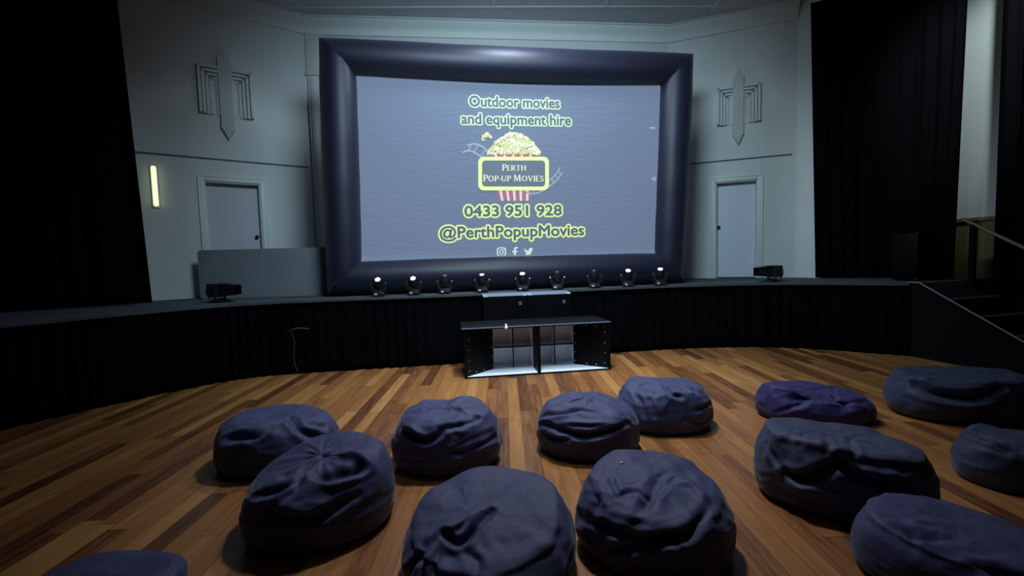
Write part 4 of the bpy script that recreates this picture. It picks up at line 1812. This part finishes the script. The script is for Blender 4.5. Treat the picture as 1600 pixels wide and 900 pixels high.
# H: navy
bean_bag('deep navy bean bag with a hollow in its top, behind the widest one', NAVY, 1178, 1371, 668, 594,
         [('d', [(1245, 612), (1290, 610), (1330, 622)], .09, .08), ('r', [(1190, 606), (1230, 596), (1290, 596)], .03, .04),
          ('g', [(1200, 638), (1235, 628), (1262, 617)], .022, .02), ('r', [(1262, 620), (1310, 622), (1362, 630)], .03, .03),
          ('g', [(1303, 596), (1309, 618)], .03, .02)],
         depth=.62, seed=8, dome=-.12, xb=1290, rim=.86, rot=-.25, tilt=(-.12, -.02))
# I
bean_bag('wide charcoal bean bag with a deep zigzag fold, right foreground behind the corner one', GREY, 1177, 1470, 822, 652,
         [('g', [(1219, 722), (1237, 730), (1253, 731), (1290, 718), (1321, 697)], .070, .030), ('g', [(1321, 697), (1336, 720), (1382, 737), (1445, 746)], .075, .028),
          ('g', [(1182, 669), (1200, 700), (1223, 722)], .030, .020), ('g', [(1252, 655), (1244, 672), (1252, 690)], .016, .018), ('g', [(1290, 657), (1298, 674), (1292, 692)], .016, .020),
          ('g', [(1337, 664), (1347, 690), (1358, 711)], .030, .022), ('r', [(1186, 690), (1245, 742), (1340, 764), (1440, 758)], .045, .035),
          ('r', [(1200, 660), (1225, 655)], .02, .03), ('r', [(1340, 720), (1400, 722), (1450, 740)], .02, .03)],
         depth=.62, seed=9, dome=-.04, xb=1310, rim=.88, rot=-.42, tilt=(-.10, .0))
# J
bean_bag('broad slate bean bag sagging in the middle, farthest one at right', GREY, 1379, 1625, 665, 571,
         [('g', [(1415, 595), (1445, 606), (1480, 613), (1518, 617), (1550, 610), (1580, 598)], .075, .035), ('d', [(1475, 586), (1505, 588)], .05, .05),
          ('r', [(1400, 608), (1450, 624), (1520, 630), (1580, 622)], .035, .03), ('r', [(1410, 588), (1450, 576)], .03, .03),
          ('g', [(1560, 612), (1575, 632)], .03, .025)],
         depth=.66, seed=10, dome=-.06, xb=1500, rim=.88)
# K
bean_bag('slate bean bag cut by the right edge, between farthest one and corner one', GREY, 1484, 1690, 776, 661,
         [('d', [(1565, 685), (1585, 690)], .06, .06), ('r', [(1500, 688), (1540, 700), (1590, 715)], .015, .04)],
         depth=.80, seed=11, dome=-.03, xb=1570, rim=.86, wr=.8)
# L
bean_bag('large smooth charcoal bean bag in the bottom right corner', BAG, 1326, 1690, 985, 769,
         [('g', [(1385, 785), (1425, 798), (1475, 803)], .030, .040), ('g', [(1540, 853), (1575, 866), (1610, 880)], .035, .030),
          ('g', [(1400, 790), (1402, 820)], .02, .03), ('r', [(1400, 775), (1440, 770)], .02, .04)],
         depth=.80, seed=12, dome=.0, xb=1440, rim=.88, rot=-.3, tilt=(-.12, .03), wr=.7)
# M
bean_bag('charcoal bean bag cut off by the lower left corner of the view', BAG, -60, 295, 1040, 858,
         [('d', [(210, 899), (250, 892), (280, 886)], .07, .05), ('g', [(283, 866), (290, 884)], .03, .02), ('g', [(213, 881), (230, 863)], .025, .02)],
         depth=.8, seed=13, dome=-.05, xb=130, rim=.88)
# little white tag on bag G
bm = BM()
dg = bpy.context.evaluated_depsgraph_get()
bpy.context.view_layer.update()
d = ray(971, 723).normalized()
hit, loc_, nrm_, _i = g_.ray_cast(g_.matrix_world.inverted() @ EYE, d)
if hit:
    q_ = nrm_.to_track_quat('Z', 'Y').to_matrix().to_4x4()
    q_.translation = loc_ + nrm_ * .002
    box(bm, -.007, .007, -.006, .006, -.004, .003, .001, mtx=q_)
    t_ = obj('tag', bm, M['corner'], g_)
    t_['label'] = 'tiny white tag'
else:
    bm.free()
